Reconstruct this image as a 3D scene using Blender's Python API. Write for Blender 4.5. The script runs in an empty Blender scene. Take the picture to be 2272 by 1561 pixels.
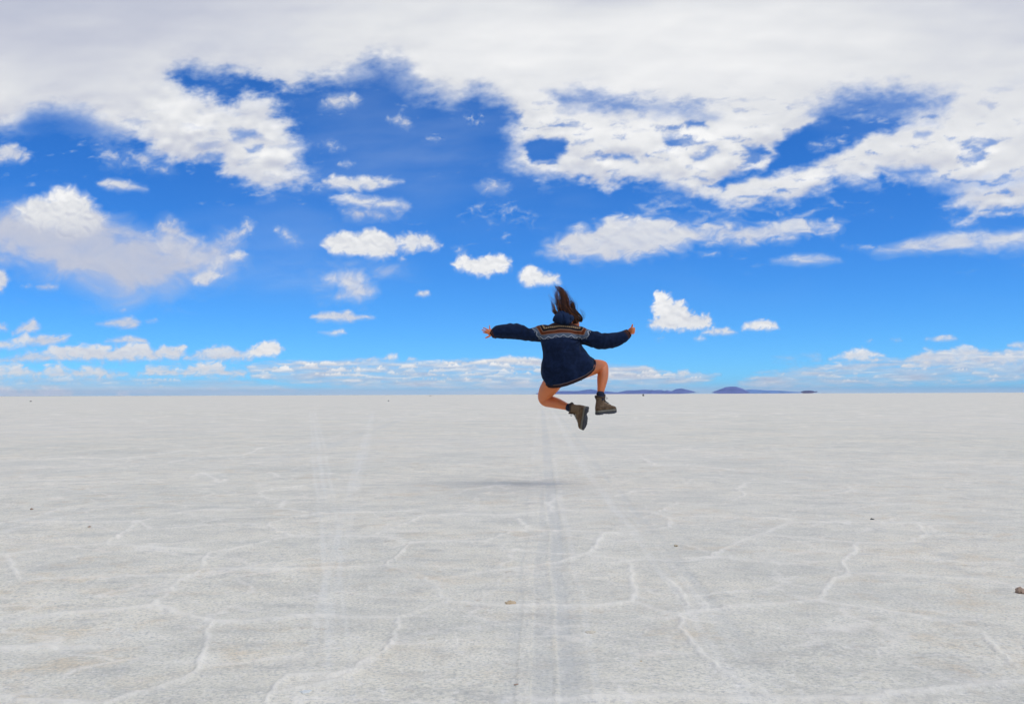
import bpy, bmesh, math, random
import numpy as np
from mathutils import Vector, Matrix

SC = bpy.context.scene
COL = SC.collection

# ---------------------------------------------------------------- camera, world, sun, exposure
EYE = 0.92                       # metres above the salt
FPX = 2279.0                     # focal length in pixels of the 2272 wide photograph
PITCH, ROLL = math.radians(2.36), math.radians(0.21)
cp, sp, cr, sr = math.cos(PITCH), math.sin(PITCH), math.cos(ROLL), math.sin(ROLL)
FWD = Vector((0, cp, sp)); R0 = Vector((1, 0, 0)); U0 = Vector((0, -sp, cp))
RGT = R0 * cr - U0 * sr; UPV = R0 * sr + U0 * cr
CAMP = Vector((0, 0, EYE))
cam_d = bpy.data.cameras.new('camera'); cam = bpy.data.objects.new('camera', cam_d); COL.objects.link(cam)
cam_d.sensor_width = 36.0; cam_d.lens = 36.0 * FPX / 2272.0; cam_d.clip_start = 0.1; cam_d.clip_end = 400000
M = Matrix((RGT, UPV, -FWD)).transposed().to_4x4(); M.translation = CAMP
cam.matrix_world = M
SC.camera = cam

SUN_DIR = Vector((0.60, -0.30, 1.29)).normalized()
SUN_EL = math.asin(SUN_DIR.z); SUN_AZ = math.atan2(SUN_DIR.x, SUN_DIR.y)
world = bpy.data.worlds.new('World'); SC.world = world; world.use_nodes = True
wn = world.node_tree; wn.nodes.clear()
wo = wn.nodes.new('ShaderNodeOutputWorld'); wb = wn.nodes.new('ShaderNodeBackground'); ws = wn.nodes.new('ShaderNodeTexSky')
wh = wn.nodes.new('ShaderNodeHueSaturation')
ws.sky_type = 'NISHITA'; ws.sun_disc = False; ws.sun_elevation = SUN_EL; ws.sun_rotation = SUN_AZ
ws.altitude = 3600; ws.air_density = 1.0; ws.dust_density = 0.15; ws.ozone_density = 2.0
wh.inputs['Saturation'].default_value = 1.2; wh.inputs['Value'].default_value = 1.0
wb.inputs['Strength'].default_value = 0.13
wn.links.new(ws.outputs[0], wh.inputs['Color']); wm = wn.nodes.new('ShaderNodeMix'); wm.data_type = 'RGBA'; wm.blend_type = 'MULTIPLY'; wm.inputs[0].default_value = 1.0
wm.inputs[7].default_value = (0.29, 0.68, 1.10, 1)          # the deep blue of a thin, dry sky as the camera renders it
wn.links.new(wh.outputs[0], wm.inputs[6]); wn.links.new(wm.outputs[2], wb.inputs['Color']); wn.links.new(wb.outputs[0], wo.inputs['Surface'])

sl = bpy.data.lights.new('sun', 'SUN'); sun = bpy.data.objects.new('sun', sl); COL.objects.link(sun)
sl.energy = 1.65; sl.color = (1.0, 0.89, 0.72); sl.angle = math.radians(26.0)      # the sun shines through thin cloud: soft shadows
sun.rotation_euler = SUN_DIR.to_track_quat('Z', 'Y').to_euler(); sun.location = (0, 0, 50)

SC.view_settings.view_transform = 'Standard'; SC.view_settings.look = 'None'
SC.view_settings.exposure = 0.0; SC.view_settings.gamma = 1.0; SC.view_settings.use_curve_mapping = False
SC.cycles.use_denoising = True
SC.cycles.max_bounces = 6; SC.cycles.volume_bounces = 0; SC.cycles.transparent_max_bounces = 8
SC.cycles.caustics_reflective = False; SC.cycles.caustics_refractive = False

# ---------------------------------------------------------------- helpers
def ray(px, py):
    return (FWD + RGT * ((px - 1136.0) / FPX) + UPV * ((780.5 - py) / FPX))
def at(px, py, depth):
    """world point seen at photo pixel px, py in the vertical plane y = depth"""
    d = ray(px, py); return CAMP + d * (depth / d.y)
def ground_at(px, py):
    d = ray(px, py); return CAMP + d * (-EYE / d.z)

def tag(o, label=None, cat=None, group=None, kind=None):
    if label: o['label'] = label
    if cat: o['category'] = cat
    if group: o['group'] = group
    if kind: o['kind'] = kind
    return o

def mesh_from(name, V, F, mat=None, parent=None, smooth=True):
    me = bpy.data.meshes.new(name); me.from_pydata([tuple(v) for v in V], [], [tuple(f) for f in F]); me.update()
    o = bpy.data.objects.new(name, me); COL.objects.link(o)
    if mat: me.materials.append(mat)
    if smooth: me.polygons.foreach_set('use_smooth', np.ones(len(me.polygons), bool))
    if parent: o.parent = parent
    return o

class NT:
    """short-hand for building a node material"""
    def __init__(self, name):
        self.m = bpy.data.materials.new(name); self.m.use_nodes = True
        self.t = self.m.node_tree; self.t.nodes.clear()
        self.out = self.t.nodes.new('ShaderNodeOutputMaterial')
    def n(self, typ, **kw):
        nd = self.t.nodes.new(typ)
        for k, v in kw.items():
            if k.startswith('i_'):
                key = k[2:]; key = int(key) if key.isdigit() else key.replace('_', ' ')
                self.put(nd.inputs[key], v)
            else: setattr(nd, k, v)
        return nd
    def put(self, sock, v):
        if isinstance(v, bpy.types.NodeSocket): self.t.links.new(v, sock)
        else: sock.default_value = v
    def math(self, op, a, b=0.0, c=0.0, clamp=False):
        nd = self.t.nodes.new('ShaderNodeMath'); nd.operation = op; nd.use_clamp = clamp
        self.put(nd.inputs[0], a); self.put(nd.inputs[1], b); self.put(nd.inputs[2], c); return nd.outputs[0]
    def mix(self, f, a, b, mode='MIX'):
        nd = self.t.nodes.new('ShaderNodeMix'); nd.data_type = 'RGBA'; nd.blend_type = mode
        self.put(nd.inputs[0], f); self.put(nd.inputs[6], a); self.put(nd.inputs[7], b); return nd.outputs[2]
    def ramp(self, f, pts, interp='LINEAR'):
        nd = self.t.nodes.new('ShaderNodeValToRGB'); r = nd.color_ramp; r.interpolation = interp
        while len(r.elements) < len(pts): r.elements.new(0.5)
        for e, (p, c) in zip(r.elements, pts):
            e.position = p; e.color = (*c, 1) if len(c) == 3 else c
        self.put(nd.inputs[0], f); return nd.outputs[0]
    def noise(self, vec, scale, detail=4, rough=0.55, dist=0.0):
        nd = self.n('ShaderNodeTexNoise'); self.put(nd.inputs['Vector'], vec)
        nd.inputs['Scale'].default_value = scale; nd.inputs['Detail'].default_value = detail
        nd.inputs['Roughness'].default_value = rough; nd.inputs['Distortion'].default_value = dist
        return nd.outputs[0]
    def maprange(self, v, a, b, c=0.0, d=1.0, smooth=False):
        nd = self.n('ShaderNodeMapRange', interpolation_type='SMOOTHSTEP' if smooth else 'LINEAR')
        for k, x in zip((0, 1, 2, 3, 4), (v, a, b, c, d)): self.put(nd.inputs[k], x)
        return nd.outputs[0]
    def attr(self, name): return self.n('ShaderNodeAttribute', attribute_name=name)
    def principled(self, color, rough=0.8, bump=None, bstr=0.3, bdist=0.01, **kw):
        p = self.n('ShaderNodeBsdfPrincipled'); self.put(p.inputs['Base Color'], color); self.put(p.inputs['Roughness'], rough)
        for k, v in kw.items(): self.put(p.inputs[k.replace('_', ' ')], v)
        if bump is not None:
            b = self.n('ShaderNodeBump'); b.inputs['Strength'].default_value = bstr; b.inputs['Distance'].default_value = bdist
            self.put(b.inputs['Height'], bump); self.t.links.new(b.outputs[0], p.inputs['Normal'])
        self.t.links.new(p.outputs[0], self.out.inputs[0]); return self.m

def lin(r, g, b):
    f = lambda c: c / 12.92 if c <= 0.04045 else ((c + 0.055) / 1.055) ** 2.4
    return (f(r / 255.0), f(g / 255.0), f(b / 255.0), 1.0)

# ---------------------------------------------------------------- noise and cloud fields (numpy)
def _hash(ix, iy, seed):
    h = (ix.astype(np.int64) * 374761393 + iy.astype(np.int64) * 668265263 + seed * 974634777) & 0xFFFFFFFF
    h = ((h ^ (h >> 13)) * 1274126177) & 0xFFFFFFFF
    h = ((h ^ (h >> 16)) * 2246822519) & 0xFFFFFFFF
    return (h ^ (h >> 15)) & 0xFFFFFFFF

def gnoise(x, y, seed=0):
    """gradient noise, about -1..1"""
    x0 = np.floor(x); y0 = np.floor(y)
    fx = x - x0; fy = y - y0
    ix = x0.astype(np.int64); iy = y0.astype(np.int64)
    ux = fx * fx * fx * (fx * (fx * 6 - 15) + 10); uy = fy * fy * fy * (fy * (fy * 6 - 15) + 10)
    def g(dx, dy):
        a = _hash(ix + dx, iy + dy, seed) * (2 * math.pi / 4294967296.0)
        return np.cos(a) * (fx - dx) + np.sin(a) * (fy - dy)
    a = g(0, 0); b = g(1, 0); c = g(0, 1); d = g(1, 1)
    return (a + (b - a) * ux + (c - a) * uy + (a - b - c + d) * ux * uy) * 1.5

def fbm(x, y, octv=5, seed=0, gain=0.5, billow=False):
    s = 0; a = 1.0; t = 0.0
    for k in range(octv):
        n = gnoise(x, y, seed + k * 17)
        if billow: n = 2.6 * np.abs(n) - 0.75
        s = s + a * n; t += a; a *= gain
        x, y = 1.9 * x * 0.8 - 1.9 * y * 0.6 + 13.1, 1.9 * x * 0.6 + 1.9 * y * 0.8 - 7.7
    return s / t

def blur(a, r):
    r = max(1, int(round(r))); k = np.array([math.exp(-2.0 * (i / r) ** 2) for i in range(-r, r + 1)]); k /= k.sum()
    for ax in (0, 1):
        n = a.shape[ax]; o = 0
        for i in range(-r, r + 1):
            o = o + k[i + r] * np.take(a, np.clip(np.arange(n) + i, 0, n - 1), ax)
        a = o
    return a

def sstep(a, b, x):
    t = np.clip((x - a) / (b - a), 0, 1); return t * t * (3 - 2 * t)

def poly_sdf(pts, X, Y):
    """signed distance to a polygon, positive inside"""
    P = np.array(pts, float); n = len(P)
    d = np.full(X.shape, 1e18); ins = np.zeros(X.shape, bool)
    for i in range(n):
        ax, ay = P[i]; bx, by = P[(i + 1) % n]
        ex, ey = bx - ax, by - ay; L = ex * ex + ey * ey + 1e-9
        wx = X - ax; wy = Y - ay
        t = np.clip((wx * ex + wy * ey) / L, 0, 1)
        d = np.minimum(d, (wx - ex * t) ** 2 + (wy - ey * t) ** 2)
        if ay != by:
            c = (ay > Y) != (by > Y)
            ins ^= c & (X < ex * (Y - ay) / (by - ay) + ax)
    d = np.sqrt(d)
    return np.where(ins, d, -d)

SHEET = [(-300,-300),(2600,-300),(2600,470),(2272,472),(2200,482),(2125,497),(2150,474),(2092,464),(2120,440),(2085,412),(2000,392),
 (1955,388),(1950,410),(1845,408),(1830,425),(1765,450),(1700,452),(1640,468),(1590,452),(1530,440),(1480,425),(1445,402),(1385,402),(1340,424),
 (1290,404),(1235,400),(1190,402),(1155,386),(1128,362),(1135,335),(1118,295),(1130,268),(1118,238),(1062,216),(1010,236),(960,226),
 (912,204),(880,160),(840,146),(790,166),(760,180),(690,190),(640,200),(570,180),(500,166),(400,160),(388,168),(430,192),(480,216),(520,226),
 (545,208),(600,212),(640,232),(622,250),(656,280),(640,300),(670,340),(652,368),(690,388),(660,412),(600,426),(560,420),(545,400),
 (500,386),(480,358),(430,372),(380,360),(335,345),(320,315),(280,312),(240,308),(200,290),(160,280),(120,264),(75,268),(40,296),(-300,320)]
HOLES = [  # polygon, softness, strength
 ([(1152,322),(1200,306),(1252,310),(1264,330),(1235,354),(1182,362)], 9, 1.0),
 ([(1225,205),(1310,208),(1400,226),(1420,248),(1380,246),(1290,236),(1240,236)], 22, 0.75),
 ([(1400,222),(1500,230),(1560,240),(1590,262),(1520,258),(1420,246)], 22, 0.5),
 ([(1775,282),(1850,262),(1960,262),(2000,262),(1975,290),(1915,304),(1885,332),(1840,350),(1800,366),(1750,374),(1700,390),
   (1650,398),(1602,420),(1592,404),(1640,384),(1700,366),(1722,344),(1712,322),(1742,300)], 10, 1.0),
 ([(1810,250),(1865,208),(1990,200),(2100,222),(2070,250),(1990,270),(1830,280)], 34, 0.85),
 ([(1650,330),(1690,322),(1716,346),(1668,352)], 8, 0.8),
 ([(2090,408),(2272,388),(2300,398),(2130,432)], 22, 0.35),
 ([(2030,290),(2070,292),(2062,304),(2030,302)], 8, 0.5),
 ([(1360,338),(1405,342),(1410,356),(1370,350)], 6, 0.7),
 ([(1520,268),(1568,268),(1570,284),(1530,284)], 6, 0.8),
 ([(1470,304),(1500,300),(1510,318),(1480,322)], 8, 0.6),
 ([(1525,345),(1590,330),(1600,336),(1540,356)], 6, 0.6),
 ([(1135,255),(1160,258),(1156,270),(1136,268)], 7, 0.8),
 ([(505,290),(570,284),(580,298),(560,306),(520,304)], 9, 0.6),
 ([(545,325),(575,322),(572,334),(550,334)], 6, 0.6),
 ([(1950,372),(2060,368),(2070,384),(2000,388)], 10, 0.7),
 ([(60,262),(180,250),(230,290),(120,300),(40,300)], 30, 0.7),
 ([(400,90),(640,60),(660,95),(440,120)], 50, 0.06),
]
# polygon, edge softness, noise amplitude, noise scale, opacity, tone, relief, stretch of the noise
CLOUDS = [
 ([(-60,462),(30,466),(80,480),(210,478),(250,492),(300,502),(345,522),(375,490),(402,520),(425,540),(480,543),(528,568),(505,598),(478,612),
   (430,626),(380,642),(335,655),(282,668),(230,650),(175,634),(120,618),(60,592),(-60,566)], 26, 26, 90, 0.92, 0.57, 0.25, 1.6),
 ([(330,520),(400,520),(480,545),(528,568),(505,598),(440,590),(360,560)], 10, 14, 40, 0.6, 0.66, 0.4, 1.4),
 ([(-40,478),(60,478),(140,500),(210,520),(120,520),(-40,500)], 14, 14, 50, 0.6, 0.6, 0.3, 1.6),
 ([(35,462),(62,442),(96,434),(118,420),(152,414),(186,428),(206,446),(220,470),(240,482),(236,500),(205,522),(160,530),(110,512),(50,498)], 9, 10, 34, 1.0, 0.82, 2.1, 1.0),
 ([(426,622),(440,604),(470,600),(492,612),(480,618),(460,632),(432,631)], 4, 5, 18, 0.95, 0.74, 0.8, 1.2),
 ([(506,566),(530,556),(548,564),(534,576),(512,573)], 4, 5, 18, 0.95, 0.80, 0.8, 1.2),
 ([(458,592),(480,574),(498,580),(478,606),(456,612)], 7, 6, 18, 0.7, 0.72, 0.5, 1.0),
 ([(340,512),(352,496),(380,488),(402,500),(398,524),(372,520)], 7, 9, 20, 0.55, 0.62, 0.5, 1.0),
 ([(-30,330),(10,322),(35,320),(68,345),(50,354),(-30,362)], 7, 9, 25, 0.9, 0.72, 0.6, 1.4),
 ([(215,406),(240,397),(280,400),(326,420),(290,420),(240,420)], 5, 4, 22, 0.92, 0.74, 0.7, 2.0),
 ([(215,322),(250,330),(262,350),(300,345),(340,356),(378,378),(330,378),(300,366),(240,370),(228,345)], 10, 15, 30, 0.55, 0.68, 0.4, 1.5),
 ([(720,402),(742,390),(775,394),(812,390),(860,396),(892,403),(850,414),(790,422),(742,416)], 5, 7, 22, 0.95, 0.80, 0.9, 1.8),
 ([(734,438),(765,428),(830,440),(890,443),(908,456),(870,464),(800,460),(752,448)], 6, 7, 24, 0.9, 0.80, 0.8, 2.0),
 ([(752,462),(800,468),(870,474),(905,462),(890,478),(800,488),(768,480)], 8, 9, 24, 0.65, 0.62, 0.5, 1.8),
 ([(690,406),(735,408),(730,424),(692,420)], 8, 9, 20, 0.5, 0.68, 0.4, 1.8),
 ([(712,545),(728,522),(762,514),(788,520),(815,506),(850,514),(876,530),(888,552),(880,562),(850,574),(820,571),(790,565),(738,566),(726,552)], 4, 6, 26, 1.0, 0.86, 1.0, 1.2),
 ([(880,526),(905,516),(930,518),(958,522),(979,545),(960,552),(938,550),(915,561),(892,560)], 5, 8, 22, 0.95, 0.82, 0.9, 1.2),
 ([(884,572),(892,568),(900,575),(890,579)], 3, 3, 12, 0.6, 0.75, 0.4, 1.0),
 ([(1003,588),(1028,564),(1052,574),(1088,564),(1118,566),(1135,580),(1126,602),(1100,604),(1084,614),(1050,608),(1018,600)], 4, 7, 22, 1.0, 0.90, 1.0, 1.1),
 ([(1004,548),(1020,548),(1034,560),(1030,566),(1016,560)], 6, 6, 16, 0.45, 0.7, 0.3, 1.0),
 ([(1150,610),(1166,591),(1190,592),(1212,606),(1240,610),(1243,630),(1200,633),(1166,634),(1152,622)], 4, 6, 20, 1.0, 0.90, 1.0, 1.1),
 ([(690,600),(760,584),(850,588),(920,604),(860,612),(780,614),(720,640)], 26, 22, 70, 0.42, 0.60, 0.2, 2.2),
 ([(748,660),(764,640),(744,628),(716,618),(758,600),(800,604),(818,625),(838,646),(825,658),(798,668)], 10, 8, 30, 0.85, 0.72, 0.6, 1.1),
 ([(924,654),(930,645),(952,646),(953,654),(940,658)], 3, 2, 14, 0.95, 0.74, 0.8, 1.2),
 ([(692,704),(712,692),(760,692),(774,686),(790,699),(828,703),(792,707),(776,714),(704,710)], 4, 5, 20, 0.95, 0.72, 0.8, 1.8),
 ([(708,738),(740,735),(760,728),(769,738),(742,744)], 3, 4, 16, 0.9, 0.78, 0.7, 1.5),
 ([(484,538),(506,518),(532,508),(544,490),(563,494),(555,515),(536,526),(516,544)], 8, 10, 20, 0.7, 0.68, 0.6, 1.0),
 ([(612,508),(632,506),(664,534),(655,542),(625,526)], 7, 8, 20, 0.6, 0.68, 0.5, 1.0),
 ([(1200,562),(1222,542),(1258,518),(1288,502),(1318,512),(1346,482),(1400,476),(1460,486),(1520,500),(1556,520),(1530,548),(1440,568),
   (1370,574),(1262,573)], 9, 14, 34, 0.95, 0.76, 0.9, 1.8),
 ([(1525,520),(1556,500),(1620,498),(1650,510),(1690,496),(1742,484),(1800,490),(1872,494),(1862,510),(1800,516),(1762,530),(1700,532),
   (1650,546),(1570,536)], 8, 14, 32, 0.84, 0.74, 0.8, 1.8),
 ([(1550,560),(1590,556),(1596,564),(1556,568)], 5, 6, 16, 0.5, 0.72, 0.3, 2.0),
 ([(1560,500),(1500,470),(1420,462),(1440,452),(1600,468),(1700,470),(1850,452),(1860,462),(1700,490)], 14, 26, 40, 0.25, 0.7, 0.4, 2.2),
 ([(1940,560),(2010,536),(2062,522),(2122,514),(2200,516),(2272,508),(2500,505),(2500,552),(2250,549),(2180,556),(2080,556),(2000,561)], 9, 11, 36, 0.84, 0.76, 0.8, 2.4),
 ([(1870,546),(1930,544),(1950,550),(1900,554)], 6, 7, 20, 0.4, 0.72, 0.3, 2.2),
 ([(1715,578),(1762,566),(1822,566),(1862,576),(1830,582),(1770,586)], 7, 4, 24, 0.85, 0.72, 0.5, 2.4),
 ([(1028,470),(1080,456),(1170,470),(1180,490),(1120,484),(1060,478)], 12, 22, 30, 0.26, 0.66, 0.3, 1.6),
 ([(1062,412),(1095,398),(1130,412),(1118,424),(1078,424)], 9, 8, 24, 0.7, 0.68, 0.5, 1.4),
 ([(712,234),(734,216),(788,208),(797,222),(762,238)], 7, 8, 22, 0.8, 0.70, 0.6, 1.4),
 ([(862,264),(890,258),(912,272),(904,284),(880,272)], 6, 7, 18, 0.65, 0.66, 0.4, 1.2),
 ([(722,318),(740,313),(762,330),(738,334)], 7, 7, 16, 0.5, 0.66, 0.4, 1.2),
 ([(750,364),(772,357),(785,363),(770,370)], 4, 4, 14, 0.65, 0.7, 0.4, 1.5),
 ([(940,304),(980,300),(984,308),(950,310)], 5, 6, 14, 0.3, 0.66, 0.2, 1.8),
 ([(1030,256),(1070,258),(1062,276),(1040,270)], 7, 9, 16, 0.25, 0.66, 0.2, 1.2),
 ([(1800,322),(1850,306),(1874,312),(1820,334)], 8, 9, 18, 0.5, 0.68, 0.3, 2.4),
 ([(1438,724),(1456,702),(1446,688),(1452,656),(1464,645),(1482,650),(1496,668),(1516,668),(1530,688),(1546,700),(1570,698),(1582,718),
   (1573,731),(1530,733),(1452,731)], 3.5, 8, 17, 1.0, 0.90, 1.2, 1.0),
 ([(1556,740),(1582,728),(1612,726),(1636,737),(1620,742)], 3, 4, 16, 0.95, 0.80, 0.9, 1.5),
 ([(1646,731),(1652,716),(1690,708),(1720,714),(1728,728),(1700,732)], 3, 4, 18, 1.0, 0.88, 1.0, 1.3),
 ([(1541,751),(1554,744),(1566,751),(1552,756)], 3, 3, 12, 0.85, 0.82, 0.5, 1.2),
 ([(1455,752),(1470,748),(1462,756)], 4, 3, 10, 0.4, 0.7, 0.3, 1.2),
 ([(2056,752),(2085,744),(2120,746),(2124,754),(2090,757)], 3, 4, 16, 0.8, 0.72, 0.6, 1.8),
 ([(1976,752),(1996,750),(2000,756),(1984,757)], 3, 4, 10, 0.5, 0.7, 0.4, 1.8),
 ([(1922,756),(1934,752),(1930,760)], 3, 3, 8, 0.5, 0.7, 0.4, 1.0),
 ([(28,740),(46,722),(74,706),(90,722),(78,736)], 4, 5, 18, 0.92, 0.72, 0.9, 1.2),
 ([(-40,590),(6,598),(22,620),(4,646),(-40,650)], 4, 5, 20, 0.96, 0.76, 0.9, 1.1),
 ([(-30,714),(14,718),(16,732),(-30,736)], 4, 5, 16, 0.8, 0.66, 0.6, 1.2),
 ([(214,719),(252,710),(292,702),(312,714),(302,728),(254,725)], 4, 4, 20, 0.9, 0.66, 0.8, 2.0),
 ([(322,712),(346,706),(350,711),(330,716)], 3, 3, 12, 0.7, 0.66, 0.5, 2.0),
 ([(268,688),(276,684),(280,688),(272,691)], 2, 2, 10, 0.6, 0.66, 0.4, 1.0),
 ([(234,757),(262,748),(290,744),(322,752),(326,760),(270,761)], 4, 4, 16, 0.9, 0.68, 0.8, 2.0),
 ([(80,636),(104,630),(130,634),(128,641),(84,640)], 3, 3, 16, 0.75, 0.60, 0.5, 2.0),
 ([(48,634),(66,630),(72,636),(56,638)], 3, 3, 12, 0.45, 0.60, 0.5, 2.0),
 # low rows at the left
 ([(-40,765),(20,756),(58,740),(76,754),(52,766),(0,776),(-40,790)], 4, 7, 20, 0.92, 0.72, 1.0, 1.6),
 ([(56,764),(76,746),(120,745),(156,744),(146,758),(96,767)], 4, 5, 18, 0.9, 0.66, 0.9, 1.8),
 ([(20,772),(60,768),(66,774),(30,778)], 4, 4, 14, 0.5, 0.64, 0.5, 2.0),
 ([(90,782),(118,766),(160,770),(182,760),(236,764),(250,775),(286,760),(326,760),(345,775),(380,766),(410,768),(414,792),(350,797),
   (262,801),(158,799),(104,790)], 4, 9, 20, 0.95, 0.74, 1.2, 1.7),
 ([(408,796),(432,782),(470,768),(508,766),(538,782),(560,790),(556,797),(470,799)], 4, 7, 18, 0.93, 0.74, 1.0, 1.7),
 ([(536,789),(556,770),(588,756),(616,757),(629,776),(614,791),(560,792)], 3.5, 6, 18, 1.0, 0.86, 1.0, 1.2),
 ([(-40,808),(20,792),(76,776),(110,784),(130,796),(60,803),(0,806)], 5, 8, 20, 0.8, 0.66, 0.9, 1.8),
 ([(-40,840),(-40,812),(46,806),(60,820),(92,826),(104,808),(136,808),(158,822),(200,810),(242,822),(286,832),(222,839),(110,837)], 5, 9, 18, 0.88, 0.76, 1.1, 1.8),
 ([(308,831),(330,812),(372,814),(398,826),(442,803),(490,806),(502,820),(546,824),(542,836),(450,832),(380,832)], 4, 8, 16, 0.90, 0.78, 1.1, 1.8),
 ([(-40,880),(-40,858),(18,856),(42,872),(58,862),(76,872),(90,862),(120,858),(156,864),(158,880)], 4, 6, 14, 0.85, 0.84, 0.7, 1.3),
 ([(256,880),(262,868),(285,869),(288,880)], 3, 4, 12, 0.7, 0.84, 0.5, 1.2),
 # right bank puffs
 ([(1840,794),(1866,786),(1882,776),(1914,772),(1946,780),(1966,792),(1930,794),(1970,800),(1900,801)], 3.5, 6, 18, 0.92, 0.82, 1.2, 1.7),
 ([(2010,796),(2040,782),(2080,776),(2110,778),(2112,770),(2136,765),(2180,776),(2196,784),(2240,776),(2300,774),(2500,770),(2500,800),(2240,806),(2120,803),(2050,808)], 4, 8, 18, 0.8, 0.76, 1.3, 1.9),
 ([(2236,766),(2254,758),(2300,758),(2500,756),(2500,770),(2250,772)], 3, 4, 18, 0.8, 0.74, 0.9, 1.9),
 ([(1720,800),(1760,786),(1818,786),(1820,800),(1760,806)], 9, 8, 40, 0.38, 0.62, 0.2, 2.4),
 # bank in the middle
 ([(850,796),(862,786),(880,784),(884,794),(866,798)], 3, 3, 14, 0.95, 0.82, 0.9, 1.2),
 ([(788,798),(830,792),(856,796),(838,800)], 3, 4, 16, 0.7, 0.7, 0.7, 1.8),
 ([(902,798),(914,791),(926,798),(912,801)], 3, 3, 12, 0.8, 0.78, 0.7, 1.4),
 ([(1095,806),(1110,792),(1132,787),(1150,796),(1200,797),(1202,812),(1160,808)], 3, 5, 16, 0.9, 0.86, 0.9, 1.6),
 ([(1500,832),(1504,822),(1526,820),(1532,830),(1516,834)], 3, 3, 12, 0.9, 0.82, 0.8, 1.2),
]
# veils of small distant puffs: polygon, softness, veil opacity, puff coverage
BANKS = [
 ([(545,812),(600,800),(700,802),(780,798),(900,802),(1000,800),(1060,798),(1140,792),(1260,800),(1360,808),(1392,812),(1440,814),(1480,826),
   (1600,832),(1560,850),(1400,858),(1100,862),(800,858),(640,848),(560,838)], 6, 0.62, 0.62),
 ([(1370,816),(1400,812),(1430,812),(1460,826),(1470,838),(1380,842),(1330,836),(1330,818)], 4, 0.5, 0.85),
 ([(1640,846),(1700,826),(1780,816),(1850,806),(1990,796),(2040,806),(2300,806),(2500,800),(2500,846),(2100,850),(1700,862),(1640,858)], 10, 0.62, 0.42),
 ([(-50,836),(0,836),(300,838),(560,842),(660,866),(300,872),(-50,866)], 8, 0.42, 0.30),
 ([(330,800),(560,812),(560,834),(300,834)], 12, 0.15, 0.2),
 ([(2010,796),(2080,782),(2150,776),(2300,778),(2500,776),(2500,812),(2000,812)], 5, 0.45, 0.30),
]

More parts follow.
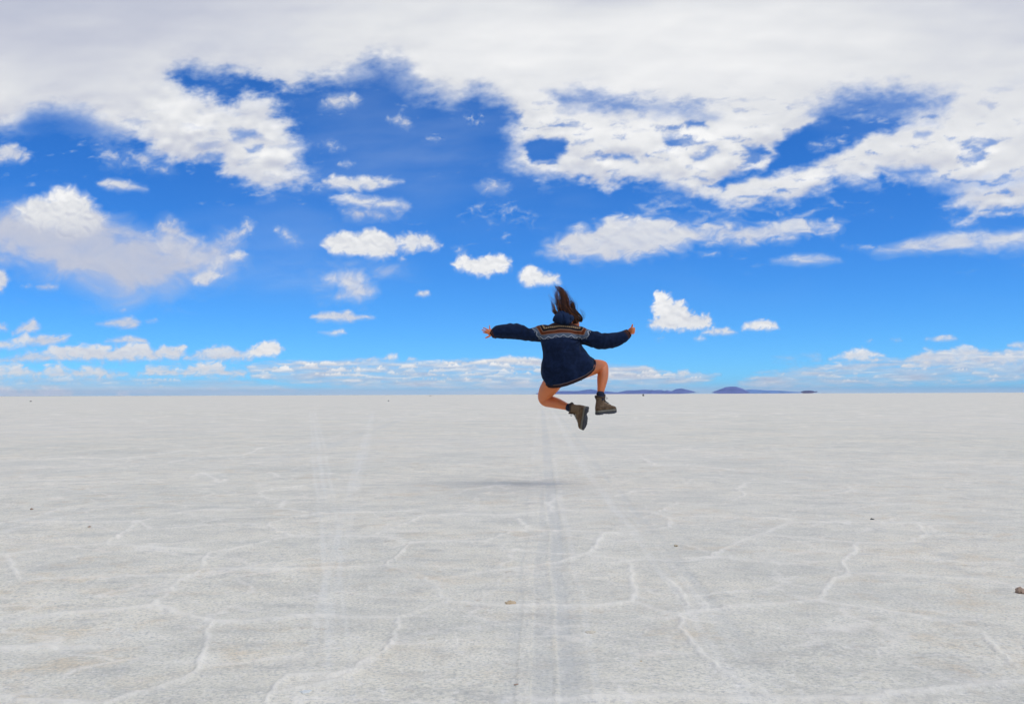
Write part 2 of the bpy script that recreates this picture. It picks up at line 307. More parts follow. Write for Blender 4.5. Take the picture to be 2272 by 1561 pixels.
def cloud_fields(X, Y, step=2.0):
    """cover, tone and warmth of the clouds at sky positions X, Y (2D arrays, rows go up or down the sky)"""
    shp = X.shape
    cov = np.zeros(shp); tone = np.zeros(shp)
    def over(a, t, b=(slice(None), slice(None))):
        c = cov[b]; na = a + c * (1 - a)
        tone[b] = np.where(na > 1e-5, (t * a + tone[b] * c * (1 - a)) / np.maximum(na, 1e-5), t)
        cov[b] = na
    def box(pts, m):
        P = np.array(pts); x0, y0 = P.min(0) - m; x1, y1 = P.max(0) + m
        msk = (X >= x0) & (X <= x1) & (Y >= y0) & (Y <= y1)
        r = np.where(msk.any(1))[0]; c = np.where(msk.any(0))[0]
        if len(r) < 3 or len(c) < 3: return None
        return slice(max(r[0] - 1, 0), r[-1] + 2), slice(max(c[0] - 1, 0), c[-1] + 2)
    up = 1.0 if Y[0].mean() > Y[-1].mean() else -1.0      # +1: row index grows upwards in the sky
    # faint high veil
    w = fbm(X / 420, Y / 150, 4, 5)
    a = 0.10 * sstep(0.0, 0.6, w) * sstep(760, 500, Y)
    st_ = fbm(X / 230 + Y / 200, Y / 60, 5, 6, 0.55)
    a = a + 0.15 * np.exp(-((X - 900) / 300) ** 2 - ((Y - 330) / 150) ** 2) * np.clip(0.9 + 1.1 * st_, 0, 1.6)
    a = a + 0.16 * np.exp(-((X - 640) / 160) ** 2 - ((Y - 600) / 60) ** 2) * np.clip(0.8 + 1.4 * st_, 0, 1.6)
    over(np.clip(a, 0, 0.5), 0.74 + 0 * X)
    # ---- the large sheet
    wx = 26 * fbm(X / 120, Y / 70, 4, 31); wy = 20 * fbm(X / 120, Y / 70, 4, 47)
    Xw, Yw = X + wx, Y + wy
    b = box([(-300, -300), (2600, 520)], 60)
    if b:
        x, y = Xw[b], Yw[b]
        s = poly_sdf(SHEET, x, y)
        px, py = X[b], Y[b]
        det = fbm(px / 46 + py / 130, py / 22, 6, 91, 0.60)
        big = fbm(px / 210 + py / 300, py / 90, 4, 12)
        d = s + 32 * det + 12 * big + 9 * fbm(px / 15, py / 9, 4, 95, 0.6)
        soft = 15 + 8 * big + 16 * sstep(560, 900, px) * sstep(1240, 1040, px)        # veils between the two masses
        soft = soft + 16 * sstep(300, 60, px)
        soft = soft + 26 * sstep(-0.05, 0.55, fbm(px / 170 + 9, py / 110, 3, 97)) * sstep(90, 200, py)
        a = sstep(-1.0, 1.7, d / soft)
        a = a * (1 - 0.25 * sstep(0.9, 0.0, d / 60) * sstep(-0.5, 0.6, det))
        thick = np.clip(d / 90, 0, 1)
        hx = 18 * fbm(px / 42, py / 24, 5, 71, 0.6); hy = 13 * fbm(px / 42, py / 24, 5, 83, 0.6)
        for pts, sf, st in HOLES:
            hs = poly_sdf(pts, px + 0.5 * wx[b] + hx, py + 0.5 * wy[b] + hy) + sf * 0.9 * det
            h = sstep(-sf * 1.2, sf * 1.1, hs)
            a = a * (1 - st * h); thick = thick * (1 - 0.9 * st * sstep(-5 * sf, sf, hs))
        # thin patches inside the lower, broken part
        brk = sstep(150, 300, py) * (0.30 + 0.70 * sstep(1000, 1200, px))
        tn_ = fbm((px + py * 0.5) / 95 + 3 + hx / 60, py / 30 + hy / 40, 6, 63, 0.6)
        thin = sstep(0.05, 0.50, tn_) * brk
        a = a * (1 - 0.60 * thin)
        a = a * (1 - 0.32 * sstep(0.12, 0.5, tn_) * sstep(0.9, 0.2, thick) * brk)
        # tone: bright middle top, greyer at the left top and far right, soft relief
        H = thick * 1.2 + 0.42 * blur(det, 3) * (0.25 + 0.75 * sstep(110, 300, py)) + 0.35 * big - 0.5 * thin
        k = max(1, int(round(16 / step)))
        n = H.shape[0]
        sh = np.take(H, np.clip(np.arange(n) + k * int(up), 0, n - 1), 0)
        rel = blur(np.clip(H - sh, -0.6, 0.6), 2)
        low = sstep(160, 300, py)
        t = 0.80 + 0.07 * big + 0.30 * rel * (0.30 + 0.70 * low) - 0.02 * low + 0.07 * fbm(px / 300, py / 45, 4, 19)
        t = t + 0.10 * np.exp(-((px - 1400) / 560) ** 2 - ((py - 130) / 150) ** 2)
        t = t - 0.24 * sstep(1000, 150, px) * sstep(260, 10, py) - 0.12 * sstep(1800, 2250, px) * sstep(260, 0, py)
        t = t - 0.05 * sstep(60, -80, py) - 0.10 * np.exp(-((px - 1340) / 130) ** 2 - ((py - 4) / 26) ** 2)
        t = t + 0.03 * (1 - a) - 0.02 * thin + 0.04 * sstep(0.35, 0.9, thick) * low
        cov[b] = a + cov[b] * (1 - a); tone[b] = t
    # wisps between
    w = fbm(X / 60 + Y / 90, Y / 22, 6, 133, 0.6) + 0.5 * fbm(X / 260, Y / 120, 3, 151)
    a = 0.62 * sstep(0.36, 0.85, w) * sstep(150, 240, Y) * sstep(640, 520, Y)
    over(a * (1 - cov), 0.68 + 0 * X)
    # ---- single clouds
    for i, (pts, sf, amp, sc, op, tn, rl, st) in enumerate(CLOUDS):
        b = box(pts, amp + sf + 8)
        if b is None: continue
        px, py = X[b], Y[b]; o = i * 37.7
        qx, qy = px / (sc * st) + o, py / sc + o * 0.7
        wx = gnoise(qx * 1.3, qy * 1.3, 3) * 0.35; wy = gnoise(qx * 1.3 + 9, qy * 1.3, 8) * 0.35
        bil = fbm(qx + wx, qy + wy, 5, 200 + i, 0.55, True)
        fb = fbm(qx * 1.6 + wx, qy * 1.6 + wy, 5, 300 + i, 0.62)
        s = poly_sdf(pts, px + amp * 0.8 * wx, py + amp * 0.8 * wy)
        d = s + amp * (0.9 * bil + 0.75 * fb) + 0.12 * amp
        hgt = np.array(pts)[:, 1]; y0, y1 = hgt.min(), hgt.max()
        v = np.clip((y1 - py) / (y1 - y0 + 1e-3), 0, 1)       # 0 at the base, 1 at the top
        soft = sf * (1.2 + 1.5 * sstep(0.15, -0.5, fb)) * (1.35 - 0.55 * v) + 0.8
        a = sstep(-soft, soft * 1.25, d)
        a = a * (1 - (1 - op) * sstep(0.5, -0.3, fb) - 0.5 * (1 - op))
        R = 0.42 * (y1 - y0) + 3
        H = np.sqrt(np.clip(d / R, 0, 1)) * R * 0.9 + 0.50 * sc * fbm(qx * 0.9 + wx, qy * 0.9 + wy, 3, 200 + i, 0.5, True) + 0.10 * sc * fb
        H = blur(H, 2.2 if sc > 24 else 1.5)
        gy, gx = np.gradient(H, step)
        gy = gy * up
        nz = 1 / np.sqrt(1 + 0.6 * gx * gx + 0.6 * gy * gy)
        lit = (0.70 * gy + 0.22 * gx + 0.62) * nz
        lit = np.clip(lit, -0.3, 1.2) - 0.62
        t = tn + 0.04 * sstep(720, 770, py) + 0.12 * min(rl, 1.0) * (0.6 if st > 1.5 else 1.0) * lit + 0.22 * rl * (v - 0.55) + 0.02 * (1 - a) + 0.03 * fb
        over(a, t, b)
    # ---- banks of distant puffs
    for i, (pts, sf, vo, pc) in enumerate(BANKS):
        b = box(pts, 30)
        if b is None: continue
        px, py = X[b], Y[b]
        nz = fbm(px / 46, py / 9, 5, 400 + i, 0.6)
        s = poly_sdf(pts, px, py) + sf * 1.2 * nz
        m = sstep(-sf, sf, s)
        vv = m * vo * np.clip(0.95 + 0.9 * fbm(px / 110, py / 10, 4, 420 + i), 0, 1.5)
        over(np.clip(vv, 0, 1), 0.62 + 0.30 * nz + 0.05 * sstep(840, 800, py), b)
        # soft patches of further cloud, flat and long
        n1 = fbm(px / 70 + 3, py / 7.5, 5, 430 + i, 0.55); n2 = fbm(px / 70 + 3, (py - 2.5) / 7.5, 5, 430 + i, 0.55)
        pa = sstep(0.16, 0.5, n1 + 0.5 * (pc - 0.4) + 0.35 * fbm(px / 200, py / 30, 3, 435 + i)) * m
        over(pa * 0.55 * sstep(868, 842, py), 0.80 + 0.7 * np.clip(n1 - n2, -0.3, 0.35), b)
        P = 0 * px; T = 0 * px                                   # rows of flat-based puffs
        for r in range(7):
            y_b = np.array(pts)[:, 1].min() + 9 + r * 8.0
            if y_b > np.array(pts)[:, 1].max() + 2: break
            hh = 13.0 - 1.1 * r
            xx = px / (38 - 3.4 * r) + r * 31.7 + i * 7
            o0 = 0 * xx + r * 1.37 + 0.4
            prof = 1.7 * fbm(xx * 0.6, o0, 2, 460 + r) + 0.75 * np.sqrt(np.abs(gnoise(xx * 2.3, o0 * 2.1, 480 + r)) + 0.01) + 0.30 * np.sqrt(np.abs(gnoise(xx * 6.3, o0 * 1.3, 490 + r)) + 0.01)
            top = (prof - 0.95 + 1.1 * pc) * hh * 1.1 + 2.2 * fbm(px / 8, py / 5, 3, 500 + r)
            yy = y_b + 4.0 * fbm(px / 120, 0 * px + r * 3.3, 2, 505 + r) - py            # height above the base
            pr = sstep(-1.0, 1.6, top - yy) * sstep(-3.2, 3.4, yy + 2.5 * nz) * sstep(0.0, 3.0, top)
            tr = 0.72 + 0.28 * np.clip(yy / 7.0, 0, 1)
            T = np.where(pr > 0, (tr * pr + T * P * (1 - pr)) / np.maximum(pr + P * (1 - pr), 1e-5), T)
            P = pr + P * (1 - pr)
        pat = sstep(-0.35, 0.3, fbm(px / 130, py / 18, 3, 520 + i) + 0.7 * (pc - 0.45))
        over(np.clip(P * pat * (0.55 + 0.45 * sstep(-0.4, 0.3, nz)), 0, 1) * m * sstep(868, 826, py - 6), T + 0.10 * nz, b)
    # pale air near the horizon
    hz = sstep(800, 882, Y)
    over(0.62 * sstep(846, 872, Y) * (0.9 + 0.35 * fbm(X / 240, Y / 12, 4, 610)), 0.96, (slice(None), slice(None)))
    over(0.30 * hz * hz * (0.85 + 0.5 * fbm(X / 300, Y / 14, 4, 600)), 0.90, (slice(None), slice(None)))
    warm = sstep(700, 860, Y)
    return np.clip(cov, 0, 1), np.clip(tone, 0, 1), warm
# ---------------------------------------------------------------- sky dome with the clouds
DOME_R = 95000.0
def build_sky():
    def steps(a0, a1, fa, fb, fine, coarse):
        v = list(np.arange(fa, fb, fine)) + [fb]
        x, s = fb, fine
        while x < a1: s = min(s * 1.35, coarse); x = min(x + s, a1); v.append(x)
        x, s = fa, fine
        while x > a0: s = min(s * 1.35, coarse); x = max(x - s, a0); v.insert(0, x)
        return np.array(v)
    az = np.radians(steps(-180, 180, -30, 30, 0.052, 3.0)); el = np.radians(steps(-0.8, 89.9, -0.05, 23.0, 0.052, 3.0))
    A, E = np.meshgrid(az, el)
    D = np.stack([np.sin(A) * np.cos(E), np.cos(A) * np.cos(E), np.sin(E)], -1)
    f = D @ np.array(FWD); r = D @ np.array(RGT); u = D @ np.array(UPV)
    ok = f > 0.25
    X = np.where(ok, 1136 + FPX * r / np.maximum(f, 0.25), 1e4); Y = np.where(ok, 780.5 - FPX * u / np.maximum(f, 0.25), -1e4)
    c0 = np.where((np.degrees(az) > -32) & (np.degrees(az) < 32))[0]; r0 = np.where(np.degrees(el) < 24)[0]
    sl_ = (slice(0, r0[-1] + 1), slice(c0[0], c0[-1] + 1))
    cov = np.zeros(A.shape); ton = np.zeros(A.shape); wrm = np.zeros(A.shape)
    XX = X[sl_]; XX = np.where(XX < -24, -48 - XX, XX); XX = np.where(XX > 2296, 4592 - XX, XX)
    a, b, c = cloud_fields(XX, Y[sl_], 2.1)
    # the rest of the sky, unseen from here: broken cloud, thinner round the sun
    q = D / np.maximum(D[..., 2:3] + 0.12, 0.05)
    g = fbm(q[..., 0] * 0.9 + 4, q[..., 1] * 0.9, 5, 900)
    sd = D @ np.array(SUN_DIR)
    gc = 0.85 * sstep(-0.12, 0.3, g + 0.05); gs = sstep(0.70, 0.95, sd); gc = gc * (1 - gs) + 0.40 * gs; gt = 0.82 + 0.2 * g
    w = np.zeros(A.shape); W = sstep(32, 29, np.abs(np.degrees(A[sl_]))) * sstep(24, 22.4, np.degrees(E[sl_])); w[sl_] = W
    cov[sl_] = a; ton[sl_] = b; wrm[sl_] = c
    cov = cov * w + gc * (1 - w); ton = ton * w + gt * (1 - w); wrm = wrm * w
    n, m = A.shape
    V = (D * DOME_R).reshape(-1, 3); V[:, 2] += EYE
    idx = np.arange(n * m).reshape(n, m)
    F = np.stack([idx[:-1, :-1], idx[1:, :-1], idx[1:, 1:], idx[:-1, 1:]], -1).reshape(-1, 4)
    me = bpy.data.meshes.new('sky'); me.vertices.add(len(V)); me.vertices.foreach_set('co', V.ravel())
    me.loops.add(F.size); me.loops.foreach_set('vertex_index', F.ravel().astype(np.int32))
    me.polygons.add(len(F)); me.polygons.foreach_set('loop_start', np.arange(0, F.size, 4, dtype=np.int32))
    me.update(calc_edges=True)
    glow = sstep(0.55, 1.0, sd) ** 2 * (1 - w)                     # added glow on unseen thin cloud round the sun, softens the shadows
    for nm, arr in (('cover', cov), ('tone', ton), ('warmth', wrm), ('glow', glow)):
        at_ = me.attributes.new(nm, 'FLOAT', 'POINT'); at_.data.foreach_set('value', np.clip(arr, 0, 1).astype(np.float32).ravel())
    k = NT('sky_clouds'); k.m.cycles.emission_sampling = 'NONE'
    col = k.ramp(k.attr('tone').outputs['Fac'], [(0.0, lin(132, 152, 196)), (0.4, lin(176, 184, 206)), (0.6, lin(199, 203, 217)), (0.8, lin(226, 228, 232)), (1.0, lin(250, 250, 250))])
    col = k.mix(k.attr('warmth').outputs['Fac'], col, k.mix(1.0, col, (1.0, 0.975, 0.945, 1), 'MULTIPLY'))
    th = k.math('POWER', k.math('SUBTRACT', 1.0, k.attr('cover').outputs['Fac']), 1.6)      # thin cloud scatters more of the blue
    col = k.mix(k.math('MULTIPLY', th, 0.85), col, lin(138, 188, 236))
    em = k.n('ShaderNodeEmission'); k.put(em.inputs[0], col); k.put(em.inputs[1], k.math('MULTIPLY_ADD', k.attr('glow').outputs['Fac'], 6.0, 1.0))
    tr = k.n('ShaderNodeBsdfTransparent'); mx = k.n('ShaderNodeMixShader')
    k.put(mx.inputs[0], k.attr('cover').outputs['Fac']); k.t.links.new(tr.outputs[0], mx.inputs[1]); k.t.links.new(em.outputs[0], mx.inputs[2])
    k.t.links.new(mx.outputs[0], k.out.inputs[0])
    me.materials.append(k.m)
    o = bpy.data.objects.new('sky', me); COL.objects.link(o); tag(o, kind='structure')
    me.polygons.foreach_set('use_smooth', np.ones(len(F), bool))
build_sky()

# ---------------------------------------------------------------- the salt flat
RIDGES = [  # polylines of salt ridges, in photo pixels (halved coordinates are lower-left / lower-right quarter zooms)
 (0, [(-60,745),(20,740),(240,712),(470,690),(530,650),(600,600),(700,575),(830,545),(1090,540)]), (0, [(470,690),(620,705),(850,720)]),
 (0, [(-40,615),(0,600),(110,585),(280,535),(400,525),(560,520)]), (0, [(100,600),(330,600),(600,595),(660,630),(840,618),(1020,605),(1180,610),(1300,575),(1400,560),(1540,555),(1720,552),(1850,545)]),
 (0, [(1690,650),(1780,610),(1880,570),(2050,562),(2272,568)]), (0, [(1180,610),(1240,640),(1310,660),(1480,662),(1650,660),(1730,665),(1800,690),(1980,684),(2140,685),(2272,640)]),
 (0, [(1310,660),(1220,672),(1120,700),(1000,720),(920,735),(905,770),(905,810),(1050,806),(1210,812),(1350,808),(1500,800),(1600,796),(1700,790),(1750,750),(1820,690)]),
 (0, [(905,810),(830,835),(600,838),(480,845),(300,850),(90,855),(55,800),(30,740)]),
 (0, [(905,810),(830,840),(770,870),(740,910),(670,970),(560,985),(450,1000),(330,1005),(200,1015),(90,1030),(-60,1060)]),
 (0, [(670,970),(740,990),(800,1015),(920,1040),(1100,1040),(1200,1030),(1300,1020),(1450,1015),(1600,1020),(1760,1015)]),
 (0, [(1700,790),(1790,810),(1860,830),(1940,870),(1960,910),(2000,945),(1900,970),(1840,1000),(1760,1015),(1765,1060),(1740,1100),(1690,1170),(1600,1220),(1560,1250),(1480,1270),(1300,1275),(1220,1330),(1180,1402)]),
 (0, [(2000,945),(2130,958),(2272,965)]), (0, [(1940,850),(2000,838),(2060,830),(2160,815),(2272,800)]),
 (0, [(920,1040),(925,1130),(900,1200),(860,1270),(780,1300),(700,1330),(590,1360),(480,1390),(420,1440)]),
 (0, [(1150,480),(1260,500),(1250,530),(1350,555)]), (0, [(-40,445),(150,432),(300,425),(500,420),(700,410)]), (0, [(1150,470),(1170,455),(1290,442),(1420,425)]),
 (0, [(-40,1355),(100,1385),(250,1392),(400,1400)]), (0, [(0,320),(300,310),(520,318),(830,275),(880,282)]), (0, [(740,335),(850,312),(1080,300),(1160,265),(1300,245)]),
 (0, [(0,370),(260,352),(500,340)]), (0, [(1190,375),(1230,395),(1480,380)]), (0, [(840,400),(900,375),(980,420),(1010,405)]),
 (0, [(2020,470),(2070,450),(2272,430)]), (0, [(1200,1370),(1500,1300),(1600,1250)]), (0, [(-60,1160),(200,1145),(420,1150)]),
 (1, [(0,800),(90,790),(200,770),(330,735),(370,690),(410,650),(520,640),(690,620),(700,580)]), (1, [(0,565),(190,545),(380,550),(580,550),(640,562),(700,580),(850,570),(1000,575),(1190,580),(1230,600),(1500,598),(1800,605),(2050,600),(2290,590)]),
 (1, [(0,570),(50,600),(80,630),(0,640)]), (1, [(80,630),(330,640),(540,648)]), (1, [(1230,600),(1180,620),(1120,650),(1020,680),(940,710),(900,745)]),
 (1, [(0,720),(170,732),(330,745),(520,765),(700,762),(900,750),(1040,765),(1180,780),(1300,785),(1380,800),(1490,825),(1640,828),(1800,835),(2060,850),(2180,870),(2320,900)]),
 (1, [(520,765),(530,810),(525,850),(545,900),(530,950),(620,985),(690,1002),(750,1010),(860,995),(960,980),(1100,968),(1200,960),(1370,940),(1375,900),(1400,870),(1450,845),(1490,825)]),
 (1, [(530,950),(400,968),(200,962),(0,965)]), (1, [(1370,945),(1500,965),(1650,990),(1780,1010),(1900,1030),(2000,1055),(2080,1080),(2130,1140),(2180,1200),(2230,1240),(2320,1275)]),
 (1, [(750,1010),(740,1060),(780,1130),(840,1190),(900,1240),(980,1290),(1060,1330),(1160,1402),(1220,1440)]), (1, [(0,1390),(150,1392),(300,1385),(500,1380),(700,1375),(1000,1390),(1300,1392),(1600,1385),(1720,1365),(1850,1350),(2000,1335),(2100,1325),(2300,1305)]),
 (1, [(1120,655),(1300,668),(1520,690),(1620,695),(1750,690),(1840,650),(1800,605)]), (1, [(1520,690),(1510,730),(1470,770),(1490,825)]), (1, [(740,510),(700,530),(640,550)]),
 (1, [(970,500),(1040,475),(1000,450),(1050,420)]), (1, [(1040,470),(1200,475),(1370,480),(1500,460)]), (1, [(700,850),(740,900),(800,970)]), (1, [(190,545),(150,515),(190,500),(180,470)]),
 (1, [(1490,540),(1600,520),(1750,515)]), (1, [(570,310),(640,345),(760,340)]), (1, [(800,345),(960,365),(1060,375)]), (1, [(460,485),(520,460),(600,455)]),
 (1, [(690,285),(780,272),(960,300)]), (1, [(1490,440),(1520,465),(1700,470)]), (1, [(1720,320),(1800,335),(2000,330)]), (1, [(2080,540),(2100,555),(2290,570)]),
]
TRACKS = [  # photo pixel polylines of old tyre marks, half width in metres, + pale / - dark
 ([(1197,905),(1189,1050),(1179,1200),(1170,1400),(1158,1640)], 0.030, 1.2), ([(1201,905),(1203,1050),(1207,1250),(1212,1640)], 0.13, -0.9),
 ([(1206,905),(1218,1050),(1236,1250),(1250,1400),(1272,1640)], 0.030, -1.2), ([(1205,905),(1212,1050),(1226,1250),(1236,1400),(1254,1640)], 0.026, 0.7),
 ([(689,905),(702,1000),(720,1180),(732,1400),(745,1640)], 0.030, 1.4), ([(695,905),(715,1000),(742,1180),(760,1400),(780,1640)], 0.030, 1.2), ([(692,905),(708,1000),(731,1180),(746,1400),(762,1640)], 0.035, -0.9),
 ([(828,905),(802,1000),(770,1110),(714,1330),(642,1640)], 0.020, 1.0), ([(832,905),(812,1000),(786,1110),(740,1330),(690,1640)], 0.020, 0.7),
 ([(1222,905),(1290,1030),(1420,1200),(1600,1470),(1680,1600)], 0.022, 1.0), ([(1225,905),(1308,1030),(1452,1200),(1650,1470),(1760,1620)], 0.022, 0.8),
 ([(1228,905),(1330,1050),(1500,1240),(1720,1520)], 0.035, -0.8),
 ([(1210,905),(1240,1100),(1290,1330),(1340,1600)], 0.018, 0.7),
 ([(960,905),(700,1000),(300,1100),(-100,1190)], 0.05, -0.7), ([(930,905),(620,1010),(200,1130),(-200,1240)], 0.03, 0.7),
]
def build_ground():
    def steps(a0, a1, fa, fb, fine, coarse):
        v = list(np.arange(fa, fb, fine)) + [fb]
        x, s = fb, fine
        while x < a1: s = min(s * 1.3, coarse); x = min(x + s, a1); v.append(x)
        x, s = fa, fine; v2 = []
        while x > a0: s = min(s * 1.3, coarse); x = max(x - s, a0); v2.append(x)
        return np.array(v2[::-1] + v)
    az = np.radians(steps(-180, 180, -31, 31, 0.075, 6.0))[:-1]
    rad = [0.4]
    while rad[-1] < 60500:
        r = rad[-1]; g = 1.12 if r < 2.6 else (1.0072 if r < 28 else (1.02 if r < 90 else 1.15))
        rad.append(min(r * g, 60500))
    rad = np.array(rad)
    A, Rr = np.meshgrid(az, rad)
    X = Rr * np.sin(A); Y = Rr * np.cos(A)
    fade = np.clip((40.0 - Rr) / 30.0, 0, 1)
    front = (np.abs(A) < math.radians(36)) & (Rr < 60) & (Rr > 2.2)
    xs, ys = X[front], Y[front]
    # traced ridges
    jx = 0.055 * fbm(xs * 1.7, ys * 1.7, 4, 700) + 0.03 * gnoise(xs * 11, ys * 11, 710); jy = 0.055 * fbm(xs * 1.7, ys * 1.7, 4, 720) + 0.03 * gnoise(xs * 11, ys * 11, 730)
    sc = np.clip(ys / 9.0, 0.5, 1.6)
    gx, gy = xs + jx * sc, ys + jy * sc
    dist = np.full(xs.shape, 9.0)
    for side, pl in RIDGES:
        pts = []
        for (u, v) in pl:
            g = ground_at(u / 2.0 + (1136 if side else 0), v / 2.0 + 860); pts.append((g.x, g.y))
        P = np.array(pts); lo = P.min(0) - 0.8; hi = P.max(0) + 0.8
        k = np.where((gx > lo[0]) & (gx < hi[0]) & (gy > lo[1]) & (gy < hi[1]))[0]
        if not len(k): continue
        x, y = gx[k], gy[k]; d = dist[k]
        for (ax, ay), (bx, by) in zip(pts[:-1], pts[1:]):
            ex, ey = bx - ax, by - ay; L = ex * ex + ey * ey + 1e-9
            t = np.clip(((x - ax) * ex + (y - ay) * ey) / L, 0, 1)
            d = np.minimum(d, np.hypot(x - ax - ex * t, y - ay - ey * t) / (1.0 + 1.5 * ex * ex / L))
        dist[k] = d
    wv = (0.0105 + 0.012 * np.clip(fbm(xs * 0.9, ys * 0.9, 3, 740) + 0.3, 0, 1)) * np.clip(ys / 7.0, 0.8, 3.0)
    core = np.exp(-(dist / wv) ** 2); halo = np.exp(-(dist / (wv * 4.0)) ** 2)
    brk = np.clip(0.85 + 0.8 * fbm(xs * 1.3 + 5, ys * 1.3, 4, 750), 0.22, 1.2)
    rid = np.clip(core * brk + 0.16 * halo * brk, 0, 1)
    trk = np.zeros(xs.shape)
    for pl, hw, sg in TRACKS:
        pts = [ground_at(*p) for p in pl]
        x, y = xs + 0.03 * fbm(xs * 0.6, ys * 0.5, 3, 760), ys
        d = np.full(xs.shape, 9.0)
        for a, b in zip(pts[:-1], pts[1:]):
            ex, ey = b.x - a.x, b.y - a.y; L = ex * ex + ey * ey
            t = np.clip(((x - a.x) * ex + (y - a.y) * ey) / L, 0, 1)
            d = np.minimum(d, np.hypot(x - a.x - ex * t, y - a.y - ey * t))
        hw2 = hw * np.clip(ys / 6.0, 0.8, 2.6) if hw < 0.06 else hw
        trk += sg * sstep(hw2 * 1.3, hw2 * 0.7, d) * np.clip(0.6 + 0.9 * fbm(xs * 0.8, ys * 0.5, 3, 770), 0.1, 1)
    Z = np.zeros(X.shape); RG = np.zeros(X.shape); TK = np.zeros(X.shape)
    z = 0.009 * rid * brk + 0.007 * rid * fbm(xs * 16, ys * 16, 3, 797) + 0.006 * fbm(xs * 3.3, ys * 3.3, 5, 780) + 0.012 * fbm(xs * 0.5, ys * 0.5, 3, 790) + 0.004 * np.clip(fbm(xs * 11, ys * 11, 3, 795), 0, 1)
    z -= 0.004 * np.clip(trk, -1, 0) * -1
    Z[front] = z * fade[front]; RG[front] = rid; TK[front] = trk
    RG *= np.clip((60 - Rr) / 25, 0, 1)
    n, m = X.shape
    V = np.stack([X, Y, Z], -1).reshape(-1, 3)
    idx = np.arange(n * m).reshape(n, m); nx = np.roll(idx, -1, 1)
    F = np.stack([idx[:-1], idx[1:], nx[1:], nx[:-1]], -1).reshape(-1, 4)
    V = np.vstack([V, [[0, 0, 0]]]); c = n * m
    tri = np.stack([np.full(m, c), idx[0], nx[0]], -1)
    loops = np.concatenate([F.ravel(), tri.ravel()]).astype(np.int32)
    starts = np.concatenate([np.arange(len(F)) * 4, len(F) * 4 + np.arange(m) * 3]).astype(np.int32)
    me = bpy.data.meshes.new('ground'); me.vertices.add(len(V)); me.vertices.foreach_set('co', V.ravel())
    me.loops.add(len(loops)); me.loops.foreach_set('vertex_index', loops)
    me.polygons.add(len(starts)); me.polygons.foreach_set('loop_start', starts)
    me.update(calc_edges=True)
    for nm, arr in (('ridge', RG), ('track', TK)):
        a_ = me.attributes.new(nm, 'FLOAT', 'POINT'); a_.data.foreach_set('value', np.append(arr.ravel(), 0).astype(np.float32))
    me.polygons.foreach_set('use_smooth', np.ones(len(starts), bool))
    # material: pale crusted salt, greyer damp patches, tan dusty specks, whiter ridges
    k = NT('salt_crust'); tc = k.n('ShaderNodeTexCoord').outputs['Object']
    n1 = k.noise(tc, 0.55, 6, 0.6, 0.4); n2 = k.noise(tc, 5.0, 7, 0.68); n3 = k.noise(tc, 26.0, 5, 0.7); n4 = k.noise(tc, 0.09, 4, 0.5)
    mp = k.n('ShaderNodeMapping'); k.put(mp.inputs[0], tc); mp.inputs['Rotation'].default_value = (0, 0, math.radians(24)); mp.inputs['Scale'].default_value = (0.75, 1.35, 1)
    st = k.noise(mp.outputs[0], 4.2, 8, 0.72)
    col = k.ramp(n1, [(0.30, lin(199, 197, 182)), (0.50, lin(215, 211, 193)), (0.72, lin(226, 219, 197))])
    col = k.mix(k.maprange(st, 0.50, 0.70, 0, 0.60), col, lin(171, 170, 161))
    col = k.mix(k.maprange(n2, 0.53, 0.72, 0, 0.80), col, lin(174, 172, 163))
    col = k.mix(k.maprange(n3, 0.50, 0.30, 0, 0.5), col, lin(228, 226, 221))
    sp_ = k.math('MULTIPLY', k.maprange(k.noise(tc, 14.0, 5, 0.75, 0.3), 0.57, 0.70), k.maprange(k.noise(mp.outputs[0], 1.1, 4, 0.6), 0.44, 0.60))
    col = k.mix(k.math('MULTIPLY', sp_, 0.85), col, lin(166, 142, 108))
    sp2 = k.maprange(k.noise(tc, 60.0, 3, 0.6), 0.70, 0.76)
    col = k.mix(k.math('MULTIPLY', sp2, 0.5), col, lin(140, 134, 122))
    n5 = k.noise(tc, 75.0, 4, 0.7)
    n6 = k.noise(tc, 2.3, 6, 0.66, 0.5); n7 = k.noise(tc, 3.6, 6, 0.7, 0.3)
    col = k.mix(k.maprange(n6, 0.47, 0.66, 0, 0.32), col, lin(176, 175, 166))
    col = k.mix(k.maprange(n6, 0.44, 0.30, 0, 0.40), col, lin(232, 229, 216))
    stain = k.math('MULTIPLY', k.maprange(n7, 0.50, 0.68), k.maprange(k.noise(tc, 0.7, 3, 0.5), 0.42, 0.60))
    col = k.mix(k.math('MULTIPLY', stain, 0.55), col, lin(205, 184, 146))
    col = k.mix(k.maprange(n5, 0.50, 0.66, 0, 0.85), col, lin(166, 166, 159)); col = k.mix(k.maprange(n5, 0.46, 0.30, 0, 0.5), col, lin(236, 233, 222))
    tr_ = k.attr('track').outputs['Fac']
    col = k.mix(k.maprange(tr_, 0.0, 1.0, 0, 0.22), col, lin(230, 231, 226)); col = k.mix(k.maprange(tr_, 0.0, -1.0, 0, 0.36), col, lin(178, 182, 180))
    vo = k.n('ShaderNodeTexVoronoi', feature='DISTANCE_TO_EDGE'); vo.inputs['Scale'].default_value = 0.42
    dn = k.n('ShaderNodeTexNoise'); k.put(dn.inputs['Vector'], tc); dn.inputs['Scale'].default_value = 0.6
    va = k.n('ShaderNodeVectorMath', operation='MULTIPLY_ADD'); k.put(va.inputs[0], dn.outputs['Color']); va.inputs[1].default_value = (1.6, 1.6, 0); k.put(va.inputs[2], tc)
    k.put(vo.inputs['Vector'], va.outputs[0])
    ln = k.n('ShaderNodeVectorMath', operation='LENGTH'); k.put(ln.inputs[0], tc)
    far = k.maprange(ln.outputs['Value'], 22, 40)
